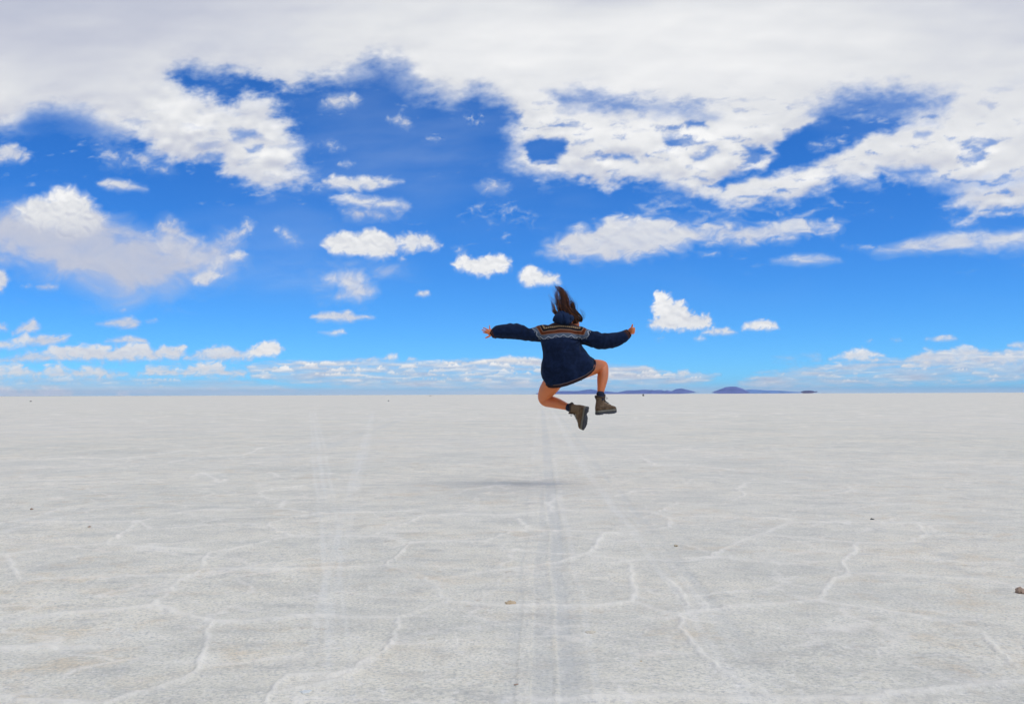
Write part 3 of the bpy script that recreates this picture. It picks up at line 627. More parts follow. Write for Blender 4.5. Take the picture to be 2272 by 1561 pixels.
    vr = k.math('MULTIPLY', k.maprange(vo.outputs['Distance'], 0.07, 0.0, smooth=True), far)
    v2 = k.n('ShaderNodeTexVoronoi', feature='DISTANCE_TO_EDGE'); v2.inputs['Scale'].default_value = 1.15
    dn2 = k.n('ShaderNodeTexNoise'); k.put(dn2.inputs['Vector'], tc); dn2.inputs['Scale'].default_value = 1.7; dn2.inputs['Detail'].default_value = 5
    va2 = k.n('ShaderNodeVectorMath', operation='MULTIPLY_ADD'); k.put(va2.inputs[0], dn2.outputs['Color']); va2.inputs[1].default_value = (0.7, 0.7, 0); k.put(va2.inputs[2], tc)
    k.put(v2.inputs['Vector'], va2.outputs[0])
    fine = k.math('MULTIPLY', k.maprange(v2.outputs['Distance'], 0.035, 0.0, smooth=True), k.maprange(n7, 0.42, 0.58, 0.1, 1.0))
    col = k.mix(k.math('MULTIPLY', k.math('MULTIPLY', fine, k.maprange(ln.outputs['Value'], 30, 18)), 0.42), col, lin(234, 230, 218))
    rg = k.math('MAXIMUM', k.attr('ridge').outputs['Fac'], k.math('MULTIPLY', vr, 0.8))
    grain = k.maprange(k.math('ADD', k.math('MULTIPLY', n3, 0.5), k.math('MULTIPLY', n5, 0.5)), 0.36, 0.60, 0.25, 1.0)
    col = k.mix(k.math('MULTIPLY', k.math('MULTIPLY', rg, grain), 0.66), col, lin(236, 232, 219))
    col = k.mix(k.maprange(n4, 0.40, 0.65, 0, 0.30), col, lin(214, 209, 198))
    col = k.mix(1.0, col, (1.085, 1.0, 0.92, 1), 'MULTIPLY')           # even warm tint put into the colour to offset the blue skylight
    h = k.math('ADD', k.math('MULTIPLY', n2, 0.5), k.math('ADD', k.math('MULTIPLY', n3, 0.35), k.math('MULTIPLY', st, 0.6)))
    h = k.math('ADD', h, k.math('MULTIPLY', n5, 0.16))
    me.materials.append(k.principled(col, 0.85, h, 0.75, 0.035, Specular_IOR_Level=0.25))
    o = bpy.data.objects.new('ground', me); COL.objects.link(o); tag(o, kind='structure')
build_ground()

# ---------------------------------------------------------------- the far hills: solid ridges whose ends the mirage lifts off the flat
def hill(name, top, depth, thick, base_px, lens, color, seed):
    """top: photo pixels of the skyline; depth in metres; lens: lift of the two ends in pixels"""
    rnd = np.random.RandomState(seed)
    top = np.array(top, float); x = np.linspace(top[0, 0], top[-1, 0], max(40, int((top[-1, 0] - top[0, 0]) / 1.6)))
    y = np.interp(x, top[:, 0], top[:, 1]) + 0.35 * fbm(x / 5.0, 0 * x + seed, 3, seed)
    u = (x - x[0]) / (x[-1] - x[0])
    L, Rr_, wl, wr = lens
    lift = L * np.clip(1 - u / max(wl, 1e-3), 0, 1) ** 1.3 + Rr_ * np.clip((u - 1 + wr) / max(wr, 1e-3), 0, 1) ** 1.3
    base = np.array([at(a, 874.5, depth).z * 0 for a in x])
    V = []; F = []; K = 15
    for i, a in enumerate(x):
        zt = at(a, y[i], depth).z; hb = lift[i] * depth / FPX
        px_ = at(a, 874, depth).x
        zt = max(zt, hb + 1.0)
        for j in range(K):
            t = j / (K - 1) * 2 - 1                                  # -1 near foot ... 1 far foot
            prof = (1 - abs(t)) ** 1.15
            nz = 0.22 * float(fbm(np.array([a / 9.0 + t * 2]), np.array([t * 3.0 + seed]), 4, seed + 5)[0])
            z = hb + (zt - hb) * max(prof * (1 + nz * (1 - prof) * 2.2), 0.0)
            V.append((px_ * (1 + t * thick / depth), depth + t * thick, z))
    n = len(x)
    for i in range(n - 1):
        for j in range(K - 1):
            p = i * K + j; F.append((p, p + 1, p + K + 1, p + K))
    for i in range(n - 1): F.append((i * K, (i + 1) * K, (i + 1) * K + K - 1, i * K + K - 1))     # underside
    F.append(tuple(range(K))); F.append(tuple((n - 1) * K + j for j in range(K))[::-1])
    k = NT(name + '_rock'); tc = k.n('ShaderNodeTexCoord').outputs['Object']
    mp = k.n('ShaderNodeMapping'); k.put(mp.inputs[0], tc); mp.inputs['Scale'].default_value = (0.003, 0.002, 0.006)
    nn = k.noise(mp.outputs[0], 1.0, 6, 0.6)
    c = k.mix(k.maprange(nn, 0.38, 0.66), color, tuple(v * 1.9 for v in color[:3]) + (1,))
    o = mesh_from(name, V, F, k.principled(c, 0.95, nn, 0.6, 60.0))
    tag(o, kind='structure'); return o
HAZED_ROCK = (0.110, 0.098, 0.225, 1)  # purple-blue of distant air painted into the rock colour
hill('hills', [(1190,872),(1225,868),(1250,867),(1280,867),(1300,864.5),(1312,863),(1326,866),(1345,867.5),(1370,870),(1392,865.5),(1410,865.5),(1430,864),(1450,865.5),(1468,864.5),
 (1480,869),(1500,872)], 52000, 3500, 0, (0, 0, 0.1, 0.1), HAZED_ROCK, 3)
hill('hills', [(1360,874),(1385,868.5),(1410,866.5),(1425,866),(1440,867),(1446,864),(1455,867.5),(1466,869.5),(1480,865),(1490,867.5),(1500,862.5),(1512,861),(1524,864),(1540,868),(1551,872.5)], 43000, 2600, 0, (0.5, 3.5, 0.1, 0.22), HAZED_ROCK, 5)
hill('hill', [(1577,870.5),(1590,866),(1600,862.5),(1610,858.5),(1622,857),(1634,857.5),(1648,862),(1660,868),(1666,870)], 38000, 2200, 0, (3.0, 2.6, 0.2, 0.15), HAZED_ROCK, 8)
hill('hills', [(1655,864),(1670,863.5),(1700,865.5),(1730,866),(1760,868.5),(1790,870),(1812,872)], 57500, 2000, 0, (0, 2.0, 0.1, 0.5), (0.15, 0.21, 0.36, 1), 12)  # farthest range: paler blue haze painted into its base colour
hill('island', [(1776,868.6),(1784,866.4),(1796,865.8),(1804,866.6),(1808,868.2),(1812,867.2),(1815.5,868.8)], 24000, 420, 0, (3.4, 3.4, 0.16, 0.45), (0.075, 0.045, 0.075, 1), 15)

# ---------------------------------------------------------------- small things lying on the salt
def clod(px, py, w, hgt, color, seed, name, label, cat, group=None, lumps=5):
    rnd = random.Random(seed); g = ground_at(px, py); s = w / 2.0 * g.y / FPX; hs = hgt * g.y / FPX
    bm = bmesh.new()
    for i in range(lumps):
        r = 1.0 if i == 0 else rnd.uniform(0.35, 0.65)
        ox, oy = (0, 0) if i == 0 else (rnd.uniform(-0.8, 0.8) * s, rnd.uniform(-0.8, 0.8) * s)
        res = bmesh.ops.create_icosphere(bm, subdivisions=2, radius=1.0)
        for v in res['verts']:
            d = 1 + 0.28 * math.sin(v.co.x * 5.1 + seed + i) * math.cos(v.co.y * 4.3 + i * 2) + rnd.uniform(-0.13, 0.13)
            v.co = Vector((v.co.x * s * r * d * 0.9 + ox, v.co.y * s * r * d * 0.9 + oy, v.co.z * hs * r * d * (0.9 if i == 0 else 0.75) + hs * 0.12))
    me = bpy.data.meshes.new(name); bm.to_mesh(me); bm.free()
    k = NT(name + '_mat'); tc = k.n('ShaderNodeTexCoord').outputs['Object']; nn = k.noise(tc, 60, 4, 0.6)
    me.materials.append(k.principled(k.mix(nn, color, tuple(min(1, c * 1.5) for c in color[:3]) + (1,)), 0.9, nn, 0.5, 0.01))
    o = bpy.data.objects.new(name, me); COL.objects.link(o); o.location = (g.x, g.y, 0.0)
    tag(o, label, cat, group); return o
TAN = (0.42, 0.30, 0.17, 1); BRN = (0.30, 0.20, 0.13, 1); WHT = (0.50, 0.48, 0.42, 1); DRK = (0.03, 0.028, 0.025, 1)
GR = 'small clods lying on the salt crust'
clod(1133, 1339, 26, 7, TAN, 1, 'salt_clod', 'tan crumbly clod on the ridge line in the middle foreground', 'clod', GR, 9)
clod(2264, 1313, 22, 11, BRN, 2, 'salt_clod', 'brown clod at the right edge of the picture', 'clod', GR, 8)
clod(1935, 1152, 9, 3, DRK, 3, 'pebble', 'black flat pebble lying alone on the salt at right', 'pebble', None, 3)
clod(68, 890.5, 5, 1.6, DRK, 4, 'pebble', 'dark stone far off near the left edge of the flat', 'pebble', None, 3)
clod(862, 889.5, 3.5, 1.6, DRK, 5, 'pebble', 'dark stone far off left of the jumping person', 'pebble', None, 3)
clod(1427, 878.2, 3.4, 4.2, DRK, 6, 'boulder', 'dark upright speck on the horizon line below the hills', 'boulder', None, 3)
clod(955, 878.4, 3.6, 1.2, DRK, 7, 'boulder', 'low dark speck on the horizon left of the person', 'boulder', None, 3)
clod(1423, 1470, 16, 5, TAN, 8, 'salt_clod', 'yellowish tan clod in the right foreground', 'clod', GR, 6)
clod(1310, 1402, 20, 4, (0.5, 0.42, 0.30, 1), 9, 'salt_clod', 'flat pale tan crumbs below the middle of the foreground', 'clod', GR, 9)
clod(2058, 1531, 14, 5, BRN, 10, 'salt_clod', 'brown clod near the lower right corner', 'clod', GR, 6)
clod(1146, 1521, 14, 5, BRN, 11, 'salt_clod', 'brown clod at the bottom edge near the middle', 'clod', GR, 6)
clod(678, 1536, 30, 5, WHT, 12, 'salt_clod', 'white lump of salt at the lower left bottom', 'clod', GR, 9)
clod(198, 1170, 9, 4, BRN, 13, 'salt_clod', 'small brown clod in the left middle distance', 'clod', GR, 4)
clod(70, 1129, 7, 2.6, BRN, 14, 'salt_clod', 'tiny brown clod near the left edge', 'clod', GR, 4)
clod(1500, 1210, 10, 3, (0.4, 0.31, 0.2, 1), 15, 'salt_clod', 'pale tan clod in the right middle distance', 'clod', GR, 5)

# ---------------------------------------------------------------- the jumping person, seen from behind
DP = 10.35                          # metres from the camera
MPP = DP / FPX                      # metres per photo pixel there
def J(px, py, dy=0.0):
    v = at(px, py, DP); return Vector((v.x, v.y + dy, v.z))     # dy > 0 is away from the camera
def U(px): return 1136 + px / MPP

def ring(c, a, b, n=28, pw=2.0):
    """closed ring of n points about c with half axes a and b"""
    out = []
    for i in range(n):
        t = 2 * math.pi * i / n; ct, st = math.cos(t), math.sin(t)
        if pw != 2.0:
            ct = math.copysign(abs(ct) ** (2 / pw), ct); st = math.copysign(abs(st) ** (2 / pw), st)
        out.append(c + a * ct + b * st)
    return out
def loft(rings, cap=True):
    V = []; F = []; n = len(rings[0])
    for r in rings: V += [tuple(p) for p in r]
    for i in range(len(rings) - 1):
        for j in range(n):
            F.append((i * n + j, i * n + (j + 1) % n, (i + 1) * n + (j + 1) % n, (i + 1) * n + j))
    if cap:
        F.append(tuple(range(n))[::-1]); F.append(tuple((len(rings) - 1) * n + j for j in range(n)))
    return V, F
def spline(pts, per=6):
    """Catmull-Rom through rows of numbers"""
    P = np.array(pts, float); out = []
    for i in range(len(P) - 1):
        p0 = P[max(i - 1, 0)]; p1 = P[i]; p2 = P[i + 1]; p3 = P[min(i + 2, len(P) - 1)]
        for k in range(per):
            t = k / per
            out.append(0.5 * ((2 * p1) + (-p0 + p2) * t + (2 * p0 - 5 * p1 + 4 * p2 - p3) * t * t + (-p0 + 3 * p1 - 3 * p2 + p3) * t ** 3))
    out.append(P[-1]); return np.array(out)
def tube(path, n=20, per=5, ends=True, flat=1.0, up=None):
    """path rows: x, y, z, radius -> V, F with rounded ends"""
    S = spline(path, per) if per > 1 else np.array(path, float)
    C = [Vector(s[:3]) for s in S]; R = [max(float(s[3]), 1e-4) for s in S]
    T = [(C[min(i + 1, len(C) - 1)] - C[max(i - 1, 0)]).normalized() for i in range(len(C))]
    ref = Vector(up) if up is not None else (Vector((0, 1, 0)) if abs(T[0].y) < 0.9 else Vector((1, 0, 0)))
    rings = []
    a = (ref - T[0] * ref.dot(T[0])).normalized()
    if ends:
        for q in (0.08, 0.45, 0.8):
            rings.append((C[0] - T[0] * R[0] * math.sqrt(1 - q * q) * 0.9, a, T[0].cross(a), R[0] * q))
    for i in range(len(C)):
        a = (a - T[i] * a.dot(T[i])).normalized(); rings.append((C[i], a, T[i].cross(a), R[i]))
    if ends:
        for q in (0.8, 0.45, 0.08):
            rings.append((C[-1] + T[-1] * R[-1] * math.sqrt(1 - q * q) * 0.9, a, T[-1].cross(a), R[-1] * q))
    return loft([ring(c, a * r, b * r * flat, n) for c, a, b, r in rings])
def ball(c, rx, ry, rz, M3=None, n=20, m=12):
    rs = []
    for i in range(m + 1):
        t = math.pi * min(max(i / m, 0.02), 0.98)
        rs.append([Vector((rx * math.sin(t) * math.cos(2 * math.pi * j / n), ry * math.sin(t) * math.sin(2 * math.pi * j / n), rz * math.cos(t))) for j in range(n)])
    if M3 is not None: rs = [[M3 @ p for p in r] for r in rs]
    return loft([[p + c for p in r] for r in rs[::-1]])
def join(parts):
    V = []; F = []
    for v, f in parts:
        o = len(V); V += list(v); F += [tuple(i + o for i in q) for q in f]
    return V, F
def remesh(name, parts, voxel, smooth_it, mat, parent=None, fac=0.5):
    """union of closed shapes as one continuous surface"""
    V, F = join(parts)
    tmp = mesh_from('tmp', V, F)
    bm = bmesh.new(); bm.from_mesh(tmp.data); bmesh.ops.recalc_face_normals(bm, faces=bm.faces); bm.to_mesh(tmp.data); bm.free()
    r = tmp.modifiers.new('r', 'REMESH'); r.mode = 'VOXEL'; r.voxel_size = voxel; r.use_smooth_shade = True
    s = tmp.modifiers.new('s', 'SMOOTH'); s.factor = fac; s.iterations = smooth_it
    dg = bpy.context.evaluated_depsgraph_get(); dg.update()
    me = bpy.data.meshes.new_from_object(tmp.evaluated_get(dg)); me.name = name
    bpy.data.objects.remove(tmp)
    me.materials.clear()
    if mat: me.materials.append(mat)
    o = bpy.data.objects.new(name, me); COL.objects.link(o)
    me.polygons.foreach_set('use_smooth', np.ones(len(me.polygons), bool))
    if parent: o.parent = parent
    return o
def coords(me):
    a = np.empty(len(me.vertices) * 3); me.vertices.foreach_get('co', a); return a.reshape(-1, 3)
def setco(me, a): me.vertices.foreach_set('co', a.astype(np.float32).ravel()); me.update()
def fattr(me, nm, arr):
    a_ = me.attributes.new(nm, 'FLOAT', 'POINT'); a_.data.foreach_set('value', arr.astype(np.float32))
def n3(P, s, seed):     # cheap 3D noise from planes
    return (gnoise(P[:, 0] * s + P[:, 1] * s * 0.7, P[:, 2] * s - P[:, 1] * s * 0.6, seed) + gnoise(P[:, 0] * s * 0.8 - P[:, 2] * s * 0.5 + 7, P[:, 1] * s, seed + 1)) * 0.5

# --- materials
k = NT('skin'); tc = k.n('ShaderNodeTexCoord').outputs['Object']
c = k.mix(k.noise(tc, 14, 4, 0.6), (0.58, 0.150, 0.042, 1), (0.70, 0.205, 0.062, 1))
SKIN = k.principled(c, 0.5, k.noise(tc, 160, 3, 0.6), 0.12, 0.003, Subsurface_Weight=0.08, Subsurface_Scale=0.01, Specular_IOR_Level=0.4)
k = NT('navy_knit'); tc = k.n('ShaderNodeTexCoord').outputs['Object']
YT = k.attr('yoke').outputs['Fac']; YS = k.attr('along').outputs['Fac']
fz = k.noise(tc, 26, 5, 0.65)
navy = k.mix(k.maprange(k.math('ADD', k.math('MULTIPLY', fz, 0.55), k.math('MULTIPLY', k.noise(tc, 5, 3, 0.5), 0.45)), 0.36, 0.62), (0.0035, 0.0075, 0.019, 1), (0.0100, 0.0200, 0.052, 1))
tri = k.math('PINGPONG', YS, 8.5)                                         # zigzag of the pale band
zz = k.math('MULTIPLY_ADD', tri, 0.70, -0.6)
bands = k.ramp(k.math('DIVIDE', YT, 50.0), [(0.0, (0.105, 0.130, 0.165)), (0.19, (0.26, 0.135, 0.075)), (0.215, (0.125, 0.030, 0.010)), (0.33, (0.27, 0.145, 0.085)), (0.36, (0.005, 0.006, 0.009)),
   (0.45, (0.11, 0.055, 0.025)), (0.55, (0.013, 0.014, 0.020)), (0.61, (0.125, 0.035, 0.014)), (0.66, (0.015, 0.017, 0.024)), (0.72, (0.13, 0.04, 0.016)), (0.78, (0.017, 0.026, 0.055))], 'CONSTANT')
dot = k.math('MULTIPLY', k.math('COMPARE', YT, 25.0, 1.2), k.math('LESS_THAN', k.math('PINGPONG', k.math('ADD', YS, 2.0), 2.3), 1.35))
bands = k.mix(dot, bands, (0.36, 0.27, 0.15, 1))
below = k.math('LESS_THAN', YT, zz); line = k.math('COMPARE', YT, zz, 0.95)
fig = k.math('MULTIPLY', k.math('COMPARE', YT, k.math('MULTIPLY_ADD', tri, 0.62, -4.2), 0.55), k.math('GREATER_THAN', YT, 0.2))
bands = k.mix(below, bands, navy); bands = k.mix(k.math('MAXIMUM', line, fig), bands, (0.40, 0.42, 0.44, 1))
bands = k.mix(1.0, bands, (0.80, 0.80, 0.80, 1), 'MULTIPLY'); col = k.mix(k.math('GREATER_THAN', YT, 0.0), navy, bands)
kn = k.n('ShaderNodeTexWave', wave_type='BANDS', bands_direction='Z'); k.put(kn.inputs['Vector'], tc); kn.inputs['Scale'].default_value = 55; kn.inputs['Distortion'].default_value = 1.5
hb = k.math('ADD', k.math('MULTIPLY', fz, 0.7), k.math('MULTIPLY', kn.outputs[0], 0.3))
KNIT = k.principled(col, 0.92, hb, 0.5, 0.006, Sheen_Weight=0.04, Sheen_Roughness=0.5, Specular_IOR_Level=0.08)
k = NT('hood_knit'); tc = k.n('ShaderNodeTexCoord').outputs['Object']; fz = k.noise(tc, 30, 5, 0.65)
HOODM = k.principled(k.mix(fz, (0.007, 0.015, 0.040, 1), (0.012, 0.026, 0.064, 1)), 0.92, fz, 0.5, 0.006, Sheen_Weight=0.04, Specular_IOR_Level=0.08)
k = NT('hem_knit'); tc = k.n('ShaderNodeTexCoord').outputs['Object']; yt = k.attr('band').outputs['Fac']
HEMM = k.principled(k.ramp(yt, [(0, (0.030, 0.016, 0.016)), (0.70, (0.012, 0.014, 0.022)), (0.80, (0.15, 0.085, 0.05)), (0.95, (0.015, 0.03, 0.07))], 'CONSTANT'), 0.92, k.noise(tc, 60, 4, 0.6), 0.5, 0.005, Sheen_Weight=0.03, Specular_IOR_Level=0.08)
k = NT('cuff_knit'); tc = k.n('ShaderNodeTexCoord').outputs['Object']; yt = k.attr('band').outputs['Fac']
CUFFM = k.principled(k.ramp(yt, [(0, (0.045, 0.022, 0.015)), (0.22, (0.012, 0.013, 0.02)), (0.34, (0.16, 0.055, 0.02)), (0.44, (0.012, 0.013, 0.02)), (0.58, (0.10, 0.03, 0.018)), (0.68, (0.012, 0.013, 0.02)), (0.8, (0.10, 0.045, 0.03)), (0.88, (0.012, 0.02, 0.045))], 'CONSTANT'), 0.92, k.noise(tc, 60, 4, 0.6), 0.5, 0.005, Sheen_Weight=0.03, Specular_IOR_Level=0.08)
k = NT('hair'); tc = k.n('ShaderNodeTexCoord').outputs['Object']; s_ = k.attr('strand').outputs['Fac']
HAIR = k.principled(k.ramp(s_, [(0, (0.010, 0.004, 0.002)), (0.4, (0.045, 0.015, 0.006)), (0.75, (0.18, 0.055, 0.017)), (1, (0.36, 0.125, 0.042))]), 0.42, None, Specular_IOR_Level=0.45)
k = NT('boot_leather'); tc = k.n('ShaderNodeTexCoord').outputs['Object']; fz = k.noise(tc, 22, 5, 0.65)
BOOTM = k.principled(k.ramp(fz, [(0.3, (0.066, 0.037, 0.018)), (0.5, (0.135, 0.080, 0.040)), (0.72, (0.21, 0.135, 0.068))]), 0.75, fz, 0.4, 0.006, Specular_IOR_Level=0.3)
k = NT('boot_collar'); tc = k.n('ShaderNodeTexCoord').outputs['Object']
COLLM = k.principled(k.mix(k.noise(tc, 30, 3), (0.04, 0.026, 0.02, 1), (0.085, 0.052, 0.034, 1)), 0.8, Specular_IOR_Level=0.2)
k = NT('boot_rubber'); tc = k.n('ShaderNodeTexCoord').outputs['Object']
SOLEM = k.principled(k.mix(k.noise(tc, 40, 4), (0.022, 0.022, 0.026, 1), (0.06, 0.058, 0.06, 1)), 0.7)
k = NT('boot_midsole'); tc = k.n('ShaderNodeTexCoord').outputs['Object']
MIDM = k.principled(k.mix(k.noise(tc, 30, 4), (0.11, 0.095, 0.065, 1), (0.19, 0.165, 0.115, 1)), 0.7)
k = NT('sock_knit'); SOCKM = k.principled((0.012, 0.016, 0.034, 1), 0.95)
k = NT('lace'); LACEM = k.principled((0.035, 0.022, 0.015, 1), 0.8)

# --- body
S = MPP
BP = []
def V4(v, r): return (v.x, v.y, v.z, r)
# trunk
trunk = [(1248, 716, .03, 13, .050), (1246, 726, .03, 27, .070), (1244, 742, .01, 38, .095), (1243, 762, -.01, 36, .105), (1248, 785, -.02, 33, .100), (1257, 806, -.01, 38, .110), (1262, 824, .01, 38, .115), (1262, 838, .03, 26, .085)]
rs = [ring(J(a, b, c), Vector((d * S, 0, 0.02 * 0)), Vector((0, e, 0)), 24) for a, b, c, d, e in spline(trunk, 4)]
BP.append(loft(rs))
# neck and head
hc = J(1271, 709, .155)
BP.append(tube([V4(J(1249, 722, .03), .056), V4(J(1257, 716, .075), .052), V4(J(1265, 711, .12), .050)], 16))
fdir = Vector((0.62, 0.66, -0.42)).normalized(); side = fdir.cross(Vector((0, 0, 1))).normalized(); hup = side.cross(fdir).normalized()
HM = Matrix((fdir, side, hup)).transposed()
def hp(f, s, u): return hc + fdir * f + side * s + hup * u
BP.append(ball(hc + fdir * -.01 + hup * .02, .094, .076, .095, HM)); BP.append(ball(hp(.035, 0, -.035), .058, .054, .068, HM))
BP.append(tube([V4(hp(.088, 0, .012), .008), V4(hp(.103, 0, -.012), .011), V4(hp(.100, 0, -.020), .011)], 10))            # nose
for s in (-1, 1):
    BP.append(ball(hp(.0, s * .074, -.008), .016, .007, .028, HM, 10, 8))                                                  # ears
    BP.append(ball(hp(.052, s * .036, -.030), .030, .024, .030, HM, 12, 8))                                                # cheeks
BP.append(ball(hp(.082, 0, -.052), .012, .024, .008, HM, 12, 8)); BP.append(ball(hp(.080, 0, -.066), .013, .020, .008, HM, 12, 8)); BP.append(ball(hp(.072, 0, -.088), .020, .022, .018, HM, 12, 8))
# legs: hip, thigh, knee, calf, ankle, foot inside the boot
def leg(pts): BP.append(tube([V4(J(a, b, c), r) for a, b, c, r in pts], 24, 5))
leg([(1238, 826, .03, .100), (1226, 850, .12, .096), (1214, 868, .23, .080), (1208.5, 882, .32, .060), (1214, 889.5, .325, .058), (1228, 892, .25, .0585), (1242, 896, .18, .051), (1256, 901, .125, .038), (1265, 904.0, .095, .033), (1271, 905.2, .088, .031)])
leg([(1282, 822, .03, .098), (1300, 817, .10, .092), (1320, 812.5, .19, .080), (1337, 809.5, .27, .062), (1343, 812, .285, .056), (1342.5, 826, .22, .055), (1340, 840, .17, .055), (1337, 857, .13, .043), (1334.5, 872, .11, .034), (1333.5, 886, .10, .034)])
BP.append(ball(J(1206.5, 885, .345), .046, .050, .050)); BP.append(ball(J(1345, 808, .30), .042, .046, .044))               # kneecaps
# arms
BP.append(tube([V4(J(1218, 738, .02), .062), V4(J(1198, 741, .01), .056), V4(J(1172, 742, .0), .044), V4(J(1146, 738, -.01), .040), V4(J(1122, 737, .0), .037), V4(J(1100, 739, .02), .026), V4(J(1094, 738.5, .02), .026)], 18))
BP.append(tube([V4(J(1276, 740, .02), .060), V4(J(1300, 746, .02), .056), V4(J(1328, 756, .02), .044), V4(J(1352, 756, .02), .041), V4(J(1376, 749, .04), .036), V4(J(1393, 740, .05), .026), V4(J(1399, 736.5, .05), .026)], 18))
# left hand, open, palm to the camera, thumb down
def finger(pts, r0, r1):
    m = len(pts); BP.append(tube([V4(J(*p), r0 + (r1 - r0) * i / (m - 1)) for i, p in enumerate(pts)], 10, 4))
BP.append(tube([V4(J(1096, 738.5, .02), .025), V4(J(1091, 737.5, .015), .032), V4(J(1086.5, 736, .005), .034), V4(J(1084.5, 735, .0), .027)], 16, 4, True, 0.5, (0, 0, 1)))
finger([(1087, 739.5, .0), (1081, 739, -.008), (1076.5, 738, -.006), (1072, 736.6, .0)], .0092, .0068)
finger([(1086, 736.3, .0), (1080, 735, -.014), (1075, 733.3, -.014), (1069.5, 731.8, -.006)], .0094, .0068)
finger([(1086.5, 733.3, .0), (1081, 731, -.010), (1077, 728.9, -.006), (1072.5, 727.2, .004)], .0090, .0064)
finger([(1088.5, 731.5, .006), (1086.6, 727.8, .006), (1086.2, 724.8, .012), (1086, 721.8, .020)], .0080, .0058)
finger([(1091, 741, .0), (1087, 744.8, -.010), (1082.5, 747.2, -.016), (1077.5, 749.3, -.014)], .0125, .0074)
# right hand, loosely closed, thumb up
BP.append(tube([V4(J(1397, 738, .05), .026), V4(J(1400, 734.5, .05), .032), V4(J(1403, 732.5, .05), .034), V4(J(1405, 731.5, .05), .027)], 16, 4, True, 0.62, (0, 0, 1)))
for i, (yb, dx, rr) in enumerate(((727.6, 0.6, .0094), (731.4, 1.2, .0096), (735.3, 0.8, .0092), (739.0, -0.8, .0080))):
    BP.append(tube([V4(J(1402 + dx, yb, .055), rr), V4(J(1407.2 + dx * .7, yb - .2, .030), rr), V4(J(1406.2 + dx * .6, yb + .3, .004), rr * .95), V4(J(1401.8 + dx * .5, yb + .6, .002), rr * .9), V4(J(1399.8 + dx * .3, yb + .7, .014), rr * .8)], 10, 4))
finger([(1399, 733, .04), (1400.8, 727.8, .020), (1402.8, 723.8, .014), (1403.7, 719.6, .016)], .0125, .0078)
body = remesh('person', BP, 0.0034, 5, SKIN)
tag(body, 'person jumping with arms spread, seen from behind, in navy sweater and brown boots', 'person')
PERSON = body

# --- eyes, brows, lips (turned away from the camera, still there)
k = NT('eye_white'); EYEM = k.principled((0.7, 0.68, 0.64, 1), 0.25)
k = NT('iris'); IRISM = k.principled((0.05, 0.025, 0.012, 1), 0.2)
k = NT('lip'); LIPM = k.principled((0.36, 0.09, 0.07, 1), 0.45)
for s in (-1, 1):
    e = mesh_from('eye', *ball(hp(.078, s * .030, .004), .011, .0125, .0085, HM, 14, 10), EYEM, PERSON)
    mesh_from('iris', *ball(hp(.0862, s * .030, .004), .0036, .0052, .0052, HM, 12, 8), IRISM, e)
mesh_from('lips', *ball(hp(.0895, 0, -.059), .0075, .020, .0075, HM, 14, 8), LIPM, PERSON)

# --- sweater
def sleeve(cs, n=30):
    """cs rows: px, py, dy, half height px, half depth m"""
    P = spline(cs, 5); rs = []
    for i in range(len(P)):
        a = P[max(i - 1, 0)]; b = P[min(i + 1, len(P) - 1)]
        t = (J(b[0], b[1], b[2]) - J(a[0], a[1], a[2])).normalized(); d = Vector((0, 1, 0)); d = (d - t * d.dot(t)).normalized(); u = t.cross(d)
        rs.append((J(*P[i][:3]), u * P[i][3] * S, d * P[i][4]))
    return rs
LS = [(1226, 737, .02, 16, .085), (1208, 738.5, .015, 18.5, .095), (1197, 740, .01, 18.3, .090), (1184, 742, .005, 15.8, .078), (1172, 741.8, .0, 14.4, .070), (1160, 738.6, -.005, 16.2, .072), (1146, 735, -.01, 18.0, .078), (1126, 734.8, .0, 17.4, .076), (1108, 736.2, .01, 15.6, .066), (1100, 738, .015, 13.2, .055), (1095.5, 739.6, .018, 11.2, .046)]
RS = [(1268, 738, .02, 16, .085), (1284, 742, .02, 19, .095), (1297, 746, .02, 18.2, .092), (1310, 751, .02, 18.6, .082), (1322, 753.6, .02, 19.6, .078), (1334, 755.8, .02, 19.2, .078), (1346, 755.6, .02, 18.2, .074), (1358, 754.4, .03, 17.0, .070), (1371, 751.5, .04, 15.2, .062), (1383, 746.5, .045, 13.0, .054), (1390, 742, .05, 11.4, .046)]
TR = [  # px, py, dy, ax px, ax py, half depth, drop of the near side
 (1248, 713.5, .035, 13, 0, .060, .01), (1247, 718, .03, 25, 0, .075, .01), (1246, 725, .02, 38, 0, .092, .005), (1244, 740, .0, 44, 0, .120, .0), (1243, 757, -.01, 43, -1, .135, .0), (1247, 770, -.015, 44.5, -2, .140, .0),
 (1251, 781, -.02, 47, -3, .143, .01), (1255.5, 792, -.015, 50.5, -4, .150, .02), (1258.5, 806, -.01, 57.5, -10, .162, .045), (1260.5, 817.5, .0, 59, -15, .170, .075), (1264, 823.5, .0, 56, -18.5, .170, .095), (1265.5, 826.3, .0, 54, -19.5, .166, .100)]
def trrings(rows, n=48, inset=0.0, wav=0.0):
    out = []
    for r in rows:
        a = Vector((r[3] * S - inset, 0, -r[4] * S)); b = Vector((0, r[5] - inset, r[6]))
        q = ring(J(r[0], r[1], r[2]), a, b, n, 2.25); out.append(q)
    return out
trr = spline(TR, 5)
outer = trrings(trr); inner = trrings(trr[::-1][:16], inset=0.014)
VS, FS = loft(outer + [[p + Vector((0, 0, -.002)) for p in inner[0]]] + inner[1:])
SW = [(VS, FS)]
for cs, sg in ((LS, -1), (RS, 1)):
    q = sleeve(cs); rs = [ring(c, u, d, 32) for c, u, d in q]
    SW.append(loft(rs))
sweater = remesh('sweater', SW, 0.0042, 7, KNIT, PERSON)
me = sweater.data; P = coords(me)
